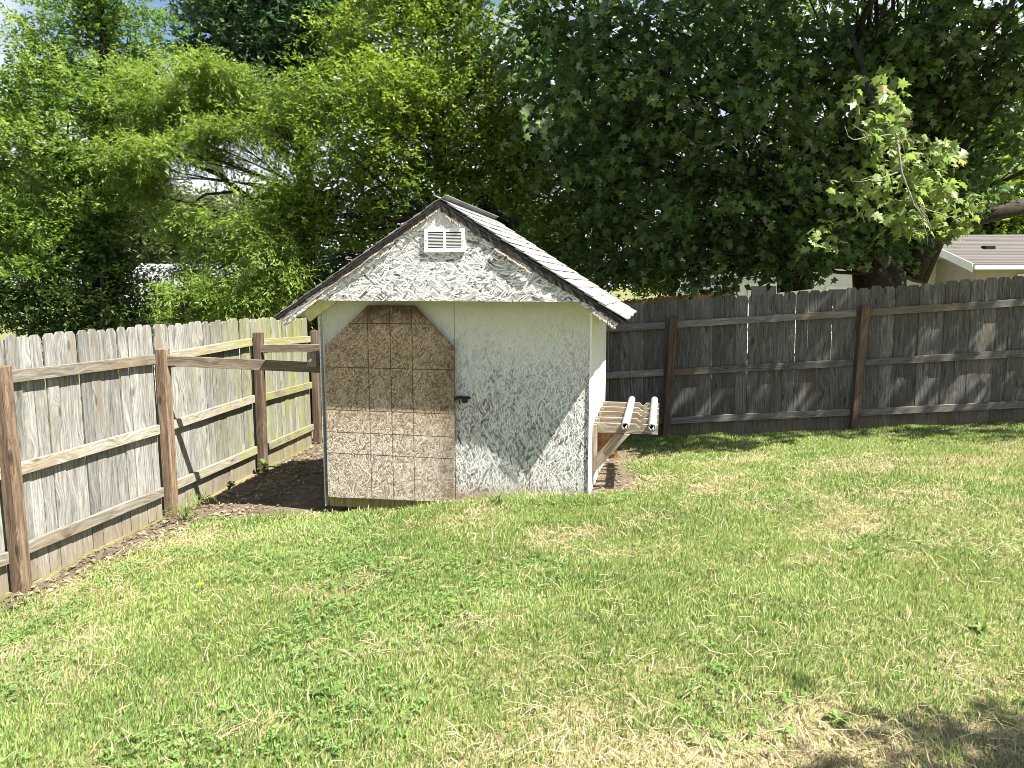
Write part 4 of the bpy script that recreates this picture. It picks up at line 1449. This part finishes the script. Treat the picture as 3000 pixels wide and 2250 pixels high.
# central oak
y = 12.4
r_, k_ = tree('oak_tree', 'big sunlit yellow-green oak standing just behind the shed roof', gpt(1290, y), [px(1292, 640, y), px(1290, 520, y), px(1270, 380, y), px(1240, 200, y), px(1250, 40, y)],
     [bl(1180, 30, y, 170, 130), bl(1330, 40, y + .3, 150, 140), bl(1050, 200, y - .2, 150, 120), bl(1230, 190, y - .7, 160, 120), bl(1400, 220, y, 130, 130), bl(980, 330, y - .2, 130, 110), bl(1130, 340, y - 1.0, 160, 110),
      bl(1290, 360, y - .9, 150, 120), bl(1440, 380, y, 110, 130), bl(1060, 470, y - .9, 140, 90), bl(1220, 500, y - .6, 140, 90), bl(1380, 520, y - .2, 130, 100), bl(1490, 560, y + .2, 70, 80), bl(960, 570, y - .4, 110, 90),
      bl(1100, 590, y - .4, 120, 80), bl(930, 690, y - .2, 110, 80), bl(1050, 690, y, 110, 80), bl(850, 620, y - .3, 70, 60), bl(1520, 480, y + .3, 50, 90, d=.7), bl(1200, -110, y, 260, 120, d=.6)],
     M['leaf_oak2'], 105, per=14, leaf=(.078, .035), r0=.11, dens=1.0)
NT_ += k_
y = 15
r_, k_ = tree('ash_tree', 'thin dark tree showing between the oak and the maple above the roof', gpt(1450, y), [px(1450, 640, y), px(1445, 560, y), px(1450, 460, y)],
     [bl(1460, 450, y, 90, 90, d=.7), bl(1400, 600, y, 110, 60), bl(1540, 500, y, 50, 80, d=.5), bl(1250, 620, y, 150, 60), bl(1100, 780, y, 200, 110), bl(900, 830, y, 120, 120), bl(1480, 660, y, 80, 40, d=.6), bl(520, 330, y, 200, 90, d=.6), bl(760, 330, y, 120, 80, d=.6), bl(760, 860, y, 140, 90)],  # blobs behind the locust: added dark backing, imitating shade under its sprays
     M['leaf_dark'], 106, per=8, leaf=(.11, .05), r0=.10)
NT_ += k_
# bush line right of the roof
y = 13
r_, k_ = tree('evergreen_shrub', 'tall olive-green shrub behind the shed eave, under the maple', gpt(1660, y), [px(1660, 800, y), px(1660, 700, y)],
     [bl(1640, 640, y, 100, 70), bl(1720, 600, y + .2, 80, 60), bl(1600, 740, y, 120, 80), bl(1720, 720, y + .3, 90, 80), bl(1790, 800, y + .4, 110, 70), bl(1650, 830, y, 120, 60), bl(1900, 800, y + .6, 90, 70, d=.8)],
     M['leaf_oak'], 107, per=9, leaf=(.085, .042), r0=.07, group='shrubs beyond the fences', cat='shrub', fill=.3)
NT_ += k_
y = 14
r_, k_ = tree('pine_tree', 'thin straight dark trunk with drooping boughs between shed and fence', gpt(1757, y), [px(1757, 760, y), px(1757, 600, y), px(1760, 420, y)],
     [bl(1757, 560, y, 90, 60), bl(1800, 660, y, 80, 50, d=.6), bl(1690, 500, y, 90, 60), bl(1820, 500, y, 100, 70)],
     M['leaf_bush'], 108, per=9, leaf=(.09, .035), r0=.09, fill=.4)
NT_ += k_
# far trees
for i, (u, y, v, ru, rv, lab) in enumerate(((500, 42, 700, 160, 110, 'hazy pale green tree far off between oak and locust'), (700, 46, 690, 150, 90, 'hazy far tree behind the brown roof beyond the locust'),
                                            (1540, 40, 700, 110, 90, 'far tree low in the gap beside the shed ridge'), (2950, 30, 610, 150, 140, 'sunlit light green tree above the tan house roof'),
                                            (2700, 34, 560, 200, 150, 'sunlit tree behind the maple trunk, beyond the tan house'), (2050, 34, 780, 160, 90, 'low sunlit tree glimpsed under the maple crown'),
                                            (250, 44, 640, 200, 140, 'far pale tree behind the oak above the dark shrubs'))):
    r_, k_ = tree('far_tree', lab, gpt(u, y), [px(u, v + 60, y), px(u, v, y)], [bl(u, v, y, ru, rv), bl(u - ru * .5, v + rv * .4, y, ru * .6, rv * .7), bl(u + ru * .5, v + rv * .4, y, ru * .6, rv * .7)],
         M['leaf_far'] if i not in (3, 4) else M['leaf_oak2'], 120 + i, per=6, leaf=(.30, .16), L=.7, subr=.6, area=.9, r0=.22, twigs=False, group='far trees')
    NT_ += k_

# the big maple -------------------------------------------------------------------------------
y = 13.6
MB_BASE = gpt(2600, y)
mroot, k_ = tree('maple_tree', 'huge dark shaded maple with several stems spreading over the grey fence', MB_BASE, [px(2590, 800, y), px(2570, 700, y)],
     # the crown seen above the fence, nearest first
     [bl(1750, 120, 10.8, 230, 130), bl(1650, 270, 11.0, 130, 110), bl(1830, 330, 10.4, 200, 110), bl(2050, 120, 10.4, 230, 150), bl(2150, 330, 10.2, 200, 120), bl(1720, 470, 11, 150, 90), bl(1950, 500, 10.6, 200, 110),
      bl(2250, 520, 11, 180, 110), bl(1850, 640, 11, 170, 80), bl(2080, 660, 11, 180, 90), bl(2300, 690, 11.5, 150, 90), bl(2380, 160, 10.6, 200, 150), bl(2480, 380, 11.6, 200, 130), bl(2700, 130, 10.6, 220, 150), bl(2950, 150, 10.6, 200, 170),
      bl(2930, 420, 11.6, 130, 140), bl(2750, 350, 12.2, 180, 130), bl(1960, 770, 11.6, 180, 60), bl(2180, 780, 11.8, 150, 60, d=.8), bl(2450, 560, 13.4, 180, 130, d=.8), bl(2830, 560, 13.2, 110, 90, d=.6), bl(1600, 60, 11.6, 120, 110), bl(2560, 600, 12.2, 150, 90), bl(2520, 720, 12.0, 120, 60, d=.7), bl(2260, 790, 12.6, 130, 60), bl(2400, 740, 12.6, 120, 70), bl(2620, 690, 12.4, 70, 60, d=.6), bl(2420, 640, 12.0, 130, 90), bl(2700, 540, 12.3, 110, 90), bl(2600, 250, 11.0, 200, 150), bl(2820, 280, 11.0, 160, 140),
      # deeper fill that closes the crown
      bl(1900, 250, 14.5, 420, 260, ry=1.8, d=.7) + (1,), bl(2500, 220, 15.5, 520, 300, ry=2.0, d=.7) + (1,), bl(2150, 560, 15, 420, 180, ry=1.5, d=1.0) + (1,), bl(1760, 480, 14, 190, 230, ry=1.2, d=1.2) + (1,), bl(2050, 700, 14, 380, 90, ry=1.0, d=1.1) + (1,), bl(2650, 520, 15.5, 260, 160, ry=1.0, d=.6) + (1,),
      # overhang above the yard side of the fence
      (4.6, 7.9, 6.6, 1.7, 1.0, 1.2, 1.0, 1), (6.6, 7.95, 6.6, 1.7, 1.2, 1.3, 1.0, 1), (8.6, 7.3, 6.2, 1.5, 1.2, 1.2, .55, 1), (3.6, 9.2, 6.6, 1.7, 1.2, 1.2, .9, 1), (7.8, 8.0, 8.8, 2.0, 1.5, 1.3, 1.0, 1), (5.2, 9.0, 8.4, 2.4, 1.8, 1.5, 1.0, 1),
      (8.4, 9.0, 8.2, 2.0, 1.6, 1.4, .6, 1), (6.5, 9.8, 10.2, 2.6, 2.2, 1.6, .8, 1), (9.4, 8.4, 4.4, 1.2, 1.2, 1.3, .9, 1), (3.0, 10.6, 8.4, 2.0, 1.6, 1.4, .8, 1)],
     M['leaf_maple'], 140, per=7, L=.30, leaf=(.125, .115), shape='maple', droop=.45, subr=.26, per_sub=12, upb=.0, spread=.6, fill=.15, r0=.50, area=.58, dens=.92, core_k=1.15, group='trees beyond the fences', lupb=.9, limbr=.09)
NT_ += k_
off = -Vector(MB_BASE)
for pts, rr in (([px(2570, 840, y), px(2540, 700, y), px(2600, 500, y), px(2680, 300, y), px(2720, 80, y)], (.42, .30, .24, .20, .16)),
                ([px(2570, 800, y), px(2440, 640, y), px(2380, 480, y), px(2330, 200, y + .4)], (.30, .24, .18, .12)),
                ([px(2650, 800, y), px(2720, 700, y), px(2830, 640, y - .3), px(3020, 600, y - .8)], (.34, .24, .17, .13)),
                ([px(2680, 820, y), px(2760, 640, y), px(2800, 420, y), px(2790, 150, y)], (.22, .2, .16, .12)),
                ([px(2330, 850, y + .8), px(2320, 720, y + .8), px(2350, 560, y + .8)], (.34, .26, .2)),
                ([px(2450, 660, y), px(2150, 560, y - .8), px(1900, 420, y - 1.6)], (.14, .09, .05)),
                ([px(2690, 380, y), (5.9, 10.5, 6.0), (5.8, 8.2, 6.6)], (.16, .12, .07))):
    m_ = MB()
    m_.tube([Vector(p) + off for p in pts], rr, 12)
    m_.obj('stem', M['bark'], mroot, smooth=True)

# the low sunlit bough: dead grey twigs and single leaves
by = 7.5
bough = MB()
main = [px(2480, 60, 9.0), px(2540, 230, 8.4), px(2578, 430, by), px(2590, 520, by), px(2625, 610, by - .05), px(2680, 680, by - .1)]
bough.tube([Vector(p) + off + Vector((0, -.33, 0)) for p in main[2:]], (.012, .010, .007, .003), 7)
BF = Vector((0, -.33, 0))
mb = MB().tube([Vector(p) + off for p in main[:3]], (.030, .022, .016), 7)
mb.obj('stem', M['bark'], mroot, smooth=True)
for pts in ([px(2575, 418, by), px(2500, 415, by - .05), px(2450, 385, by - .1)], [px(2500, 415, by), px(2450, 430, by - .1), px(2430, 390, by - .12)], [px(2588, 515, by), px(2520, 540, by - .05), px(2450, 545, by - .1)],
            [px(2625, 600, by), px(2650, 650, by), px(2664, 725, by)], [px(2640, 615, by), px(2720, 640, by), px(2760, 660, by)], [px(2640, 620, by), px(2668, 650, by), px(2672, 690, by)],
            [px(2570, 400, by), px(2600, 470, by)], [px(2625, 600, by), px(2570, 595, by)], [px(2540, 380, by), px(2575, 395, by)], [px(2510, 540, by), px(2505, 575, by)]):
    r0_ = .007
    q_ = []
    for a_, b_ in zip(pts[:-1], pts[1:]):
        q_ += [a_.lerp(b_, t) + Vector((random.uniform(-.01, .01), random.uniform(-.02, .02), random.uniform(-.012, .012))) for t in (0, .33, .66)]
    q_.append(pts[-1])
    bough.tube([p + off + BF for p in q_], [r0_ * (1 - .7 * i / (len(q_) - 1)) for i in range(len(q_))], 5)
bough_o = bough.obj('sunlit_bough', M['bark_pale'], mroot, smooth=True)
tag(bough_o, 'low bough in the sun with bare pale twigs and bright leaves')
lm = []
for j in range(5):
    s_ = .135
    v = []
    for a_, b_ in MAPLE5:
        v.append((a_ * s_, b_ * s_ * 1.05, -abs(b_) * s_ * (.15 + .08 * j) - a_ * a_ * s_ * .18))
    n_ = len(v)
    f = [(0, i, i + 1) for i in range(1, n_ - 1)]
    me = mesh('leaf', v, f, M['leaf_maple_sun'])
    at = me.attributes.new('tone', 'FLOAT', 'POINT')
    at.data.foreach_set('value', [(.1, .35, .55, .8, .97)[j]] * n_)
    lm.append(me)
rl = random.Random(5)
spots = [(2560, 270, 70, 60, 34), (2600, 340, 60, 70, 42), (2590, 400, 60, 45, 26), (2700, 440, 90, 40, 40), (2780, 440, 40, 40, 14), (2640, 500, 100, 50, 44), (2480, 540, 60, 50, 20), (2560, 590, 70, 45, 22), (2720, 580, 80, 50, 36),
         (2700, 650, 70, 35, 20), (2830, 600, 40, 50, 16), (2740, 520, 70, 40, 22), (2420, 690, 40, 35, 14), (2790, 660, 50, 25, 10)]
for (u, v, ru, rv, n_) in spots:
    for k in range(int(n_ * .82)):
        w = rl.uniform(0, 2 * math.pi)
        r_ = math.sqrt(rl.random())
        p = px(u + 1.15 * ru * r_ * math.cos(w), v + 1.12 * rv * r_ * math.sin(w), by + rl.uniform(-.35, .35)) + off
        o = link('leaf', rl.choices(lm, (3, 5, 5, 4, .8))[0], bough_o, loc=p, rot=(rl.gauss(0, .5), rl.uniform(.1, 1.1), rl.uniform(-2.6, .2) + rl.gauss(0, .5)))
        o.scale = [rl.uniform(.6, 1.1)] * 3

rng5 = np.random.default_rng(55)
VV, FF, TT, nv = [], [], [], 0
for (u, v, ru, rv, n_) in spots:
    m_ = max(4, n_ // 3)
    ru, rv = ru * 1.2, rv * 1.15
    w = rng5.uniform(0, 2 * np.pi, m_)
    q_ = np.sqrt(rng5.random(m_))
    O = np.array([tuple(px(u + ru * a_ * math.cos(b_), v + rv * a_ * math.sin(b_), by + .15 + rng5.uniform(-.25, .35))) for a_, b_ in zip(q_, w)])
    D = unit(rng5.normal(0, 1, (m_, 3)) + np.array([0, -.2, .1]))
    v_, f_, t_ = leaves_from_sprigs(O, D, 4, .2, (.125, .115), 'maple', .5, np.full(m_, .45), rng5, .6, .8)
    VV.append(v_ - np.array(MB_BASE)); FF.append(f_ + nv); TT.append(t_); nv += len(v_)
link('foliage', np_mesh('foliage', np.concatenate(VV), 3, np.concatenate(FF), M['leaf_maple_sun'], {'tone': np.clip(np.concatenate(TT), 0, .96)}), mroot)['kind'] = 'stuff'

# tree standing right of the camera, out of the picture: its crown shades the lower right lawn
r_, k_ = tree('yard_tree', 'leafy yard tree inside the fence, shading the near lawn corner', (6.5, -0.6, gz(6.5, -.6)), [(6.4, -.6, 1.8), (6.2, -.6, 3.2)],
     [(4.25, 0.12, 4.6, .62, .42, .5), (5.1, .28, 4.7, .8, .55, .7), (6.4, -.55, 5.0, 1.2, 1.0, 1.0), (6.9, -0.6, 4.4, 1.2, .8, .9), (5.7, -1.6, 4.6, 1.2, 1.0, .9)],
     M['leaf_oak'], 160, per=7, leaf=(.11, .06), r0=.16, group='yard trees')
NT_ += k_
print('TREE TRIS', NT_)

# ================================================================== houses beyond
M['siding'] = plain('beige_siding', (.36, .33, .27), 0.7, 0.06, 4)
M['siding_w'] = plain('white_siding', (.74, .75, .74), 0.6, 0.05, 4)
M['roof_b'] = shingle_mat('brown_shingle', (.088, .080, .073), (.150, .136, .124), .6)
M['roof_g'] = shingle_mat('grey_shingle', (.22, .23, .235), (.31, .32, .325), .5)
M['glass'] = plain('window_glass', (.05, .06, .07), 0.08, 0.1, 3, 0.6)
M['gutter'] = plain('white_gutter', (.80, .80, .76), 0.4, 0.03)
M['soffit'] = plain('beige_soffit', (.45, .38, .28), 0.7, 0.05)


def house(label, loc, rz, W, Dp, H, rise, wallm, roofm, windows=(), ov=.45, gable_axis='x', cap=True, extra=None):
    """house with its ridge along local x; front wall is y = 0 facing -y. Siding boards, roof courses, windows are real"""
    root = empty('house', label, 'house', loc, rz, 'houses beyond the fences')
    wall = MB().prism([(0, 0), (Dp, 0), (Dp, H), (Dp / 2, H + rise * .98), (0, H)], 'x', 0, W).obj('wall', wallm, root)
    nb = int(H / .2)
    bme = MB().prism([(0.0, -.018), (0.2, -.004), (.2, 0.0), (0, 0.0)], 'y', 0, 1)
    bme = MB().add([(0, -.020, 0), (W, -.020, 0), (W, -.004, .2), (0, -.004, .2), (0, 0.01, 0), (W, .01, 0), (W, .01, .2), (0, .01, .2)],
                   [(0, 1, 2, 3), (4, 7, 6, 5), (0, 4, 5, 1), (3, 2, 6, 7), (0, 3, 7, 4), (1, 5, 6, 2)]).mesh('siding_board', wallm)
    for k in range(nb):
        link('siding_board', bme, wall, loc=(0, -.001, k * .2))
    # gable end boards
    for xs, sg in ((-.001, -1), (W + .001, 1)):
        z = 0.0
        while z < H + rise - .25:
            ya = 0 if z + .2 <= H else (z + .2 - H) / rise * Dp / 2
            yb = Dp - ya
            MB().add([(xs + sg * .02, ya, z), (xs + sg * .02, yb, z), (xs + sg * .004, yb, z + .2), (xs + sg * .004, ya, z + .2), (xs - sg * .008, ya, z), (xs - sg * .008, yb, z), (xs - sg * .008, yb, z + .2), (xs - sg * .008, ya, z + .2)],
                     [(0, 1, 2, 3), (4, 7, 6, 5), (0, 4, 5, 1), (3, 2, 6, 7), (0, 3, 7, 4), (1, 5, 6, 2)]).obj('siding_board', wallm, wall)
            z += .2
    sl = rise / (Dp / 2)
    zr, ze = H + rise + .06, H - ov * sl + .06
    roof_ = MB().prism([(-ov, ze), (-ov, ze - .08), (Dp / 2, zr - .08), (Dp + ov, ze - .08), (Dp + ov, ze), (Dp / 2, zr)], 'x', -ov * .7, W + ov * .7).obj('roof', roofm, root)
    # courses of shingle on the front slope
    nc = int((Dp / 2 + ov) / .19)
    for k in range(nc):
        y0, y1_ = -ov + k * .19, -ov + (k + 1) * .19
        z0, z1_ = ze + (y0 + ov) * sl, ze + (y1_ + ov) * sl
        MB().add([(-ov * .7, y0 - .01, z0 + .014), (W + ov * .7, y0 - .01, z0 + .014), (W + ov * .7, y1_, z1_ + .006), (-ov * .7, y1_, z1_ + .006),
                  (-ov * .7, y0 - .01, z0 + .002), (W + ov * .7, y0 - .01, z0 + .002), (W + ov * .7, y1_, z1_ + .001), (-ov * .7, y1_, z1_ + .001)],
                 [(0, 1, 2, 3), (4, 7, 6, 5), (0, 4, 5, 1), (3, 2, 6, 7), (0, 3, 7, 4), (1, 5, 6, 2)]).obj('shingle_course', roofm, roof_)
    MB().box(-ov * .7, W + ov * .7, -ov - .11, -ov - .012, ze - .13, ze - .01).obj('gutter', M['gutter'], root)
    for xa in (-ov * .7 - .03, W + ov * .7 + .002):
        MB().prism([(-ov, ze - .20), (-ov, ze + .03), (Dp / 2, zr + .03), (Dp + ov, ze + .03), (Dp + ov, ze - .20), (Dp / 2, zr - .20)], 'x', xa, xa + .028).obj('bargeboard', M['gutter'], root)
    MB().box(-ov * .65, W + ov * .65, -ov - .01, -.03, ze - .10, ze - .07).obj('soffit', M['soffit'], root)
    for (x0, z0, w, h) in windows:
        fr = MB().box(x0 - .09, x0 + w + .09, -.06, -.025, z0 - .09, z0).box(x0 - .09, x0 + w + .09, -.06, -.025, z0 + h, z0 + h + .09).box(x0 - .09, x0, -.06, -.025, z0, z0 + h).box(x0 + w, x0 + w + .09, -.06, -.025, z0, z0 + h) \
            .box(x0, x0 + w, -.055, -.03, z0 + h * .5 - .02, z0 + h * .5 + .02).obj('window', M['gutter'], root)
        MB().box(x0, x0 + w, -.042, -.034, z0, z0 + h * .5 - .021).obj('pane', M['glass'], fr)
        MB().box(x0, x0 + w, -.042, -.034, z0 + h * .5 + .021, z0 + h).obj('pane', M['glass'], fr)
    return root, roof_, zr, ze, sl


# tan house on the right: a front-facing gable wing, and the long wing with the brown roof
hx = px(2860, 780, 21)
h1, rf1, zr, ze, sl = house('tan sided house with brown shingle roof and white gutter, beside the maple trunk', (hx.x, 21.0, -.25), rad(-4), 9.0, 7.0, 2.50, 0.95, M['siding'], M['roof_b'],
                            [(1.2, 1.0, 1.0, 1.1), (4.0, 1.0, 1.4, 1.1)])
for (x0, yy) in ((.95, 1.35),):
    MB().box(x0, x0 + .28, yy, yy + .25, ze + (yy + .45) * sl + .01, ze + (yy + .45) * sl + .12).obj('roof_vent', M['dark'], h1)
MB().tube([(2.15, .7, ze + 1.15 * sl), (2.15, .7, ze + 1.15 * sl + .40)], [.05, .05], 10).obj('vent_pipe', M['gutter'], h1)
h2, _, _, _, _ = house('pale sided house glimpsed under the maple crown, behind its trunks', (px(2130, 800, 23).x, 23.0, -.5), rad(2), 7.2, 6.0, 3.1, 0.8, M['siding_w'], M['roof_b'],
                       [(.75, .9, .8, 1.2), (3.2, .9, 1.1, 1.1), (5.6, .9, .9, 1.1)])
h3, _, _, _, _ = house('white house with pale grey roof, seen through the locust over the pale fence', (px(330, 800, 27).x, 27.0, -2.5), rad(5), 8.0, 7.0, 3.6, 1.35, M['siding_w'], M['roof_g'],
                       [(1.0, 1.2, 1.0, 1.2), (4.6, 1.2, 1.2, 1.2)])
h4, _, _, _, _ = house('farther house with a brown hipped roof behind the pale grey one', (px(690, 800, 36).x, 36.0, -2.0), rad(-8), 9.0, 8.0, 3.4, 2.2, M['siding'], M['roof_b'], [(1.5, 1.0, 1.2, 1.2)])

# neighbour's newer tan fence
nf = empty('board_fence', 'newer tan board fence glimpsed beyond the grey fence, under the maple', 'fence', (px(2085, 840, 17).x, 17, -.6))
nm = [picket_mesh('board', .14, 1.9, M['newwood']) for _ in range(2)]
for k in range(26):
    link('board', random.choice(nm), nf, loc=(-3.0 + k * .145, -.6 + k * .05, -.1 + k * .012))
for zz in (.4, 1.2):
    board_between('rail', (-3.0, -.64, zz), (.7, .64, zz + .3), .089, .038, M['newwood'], nf)
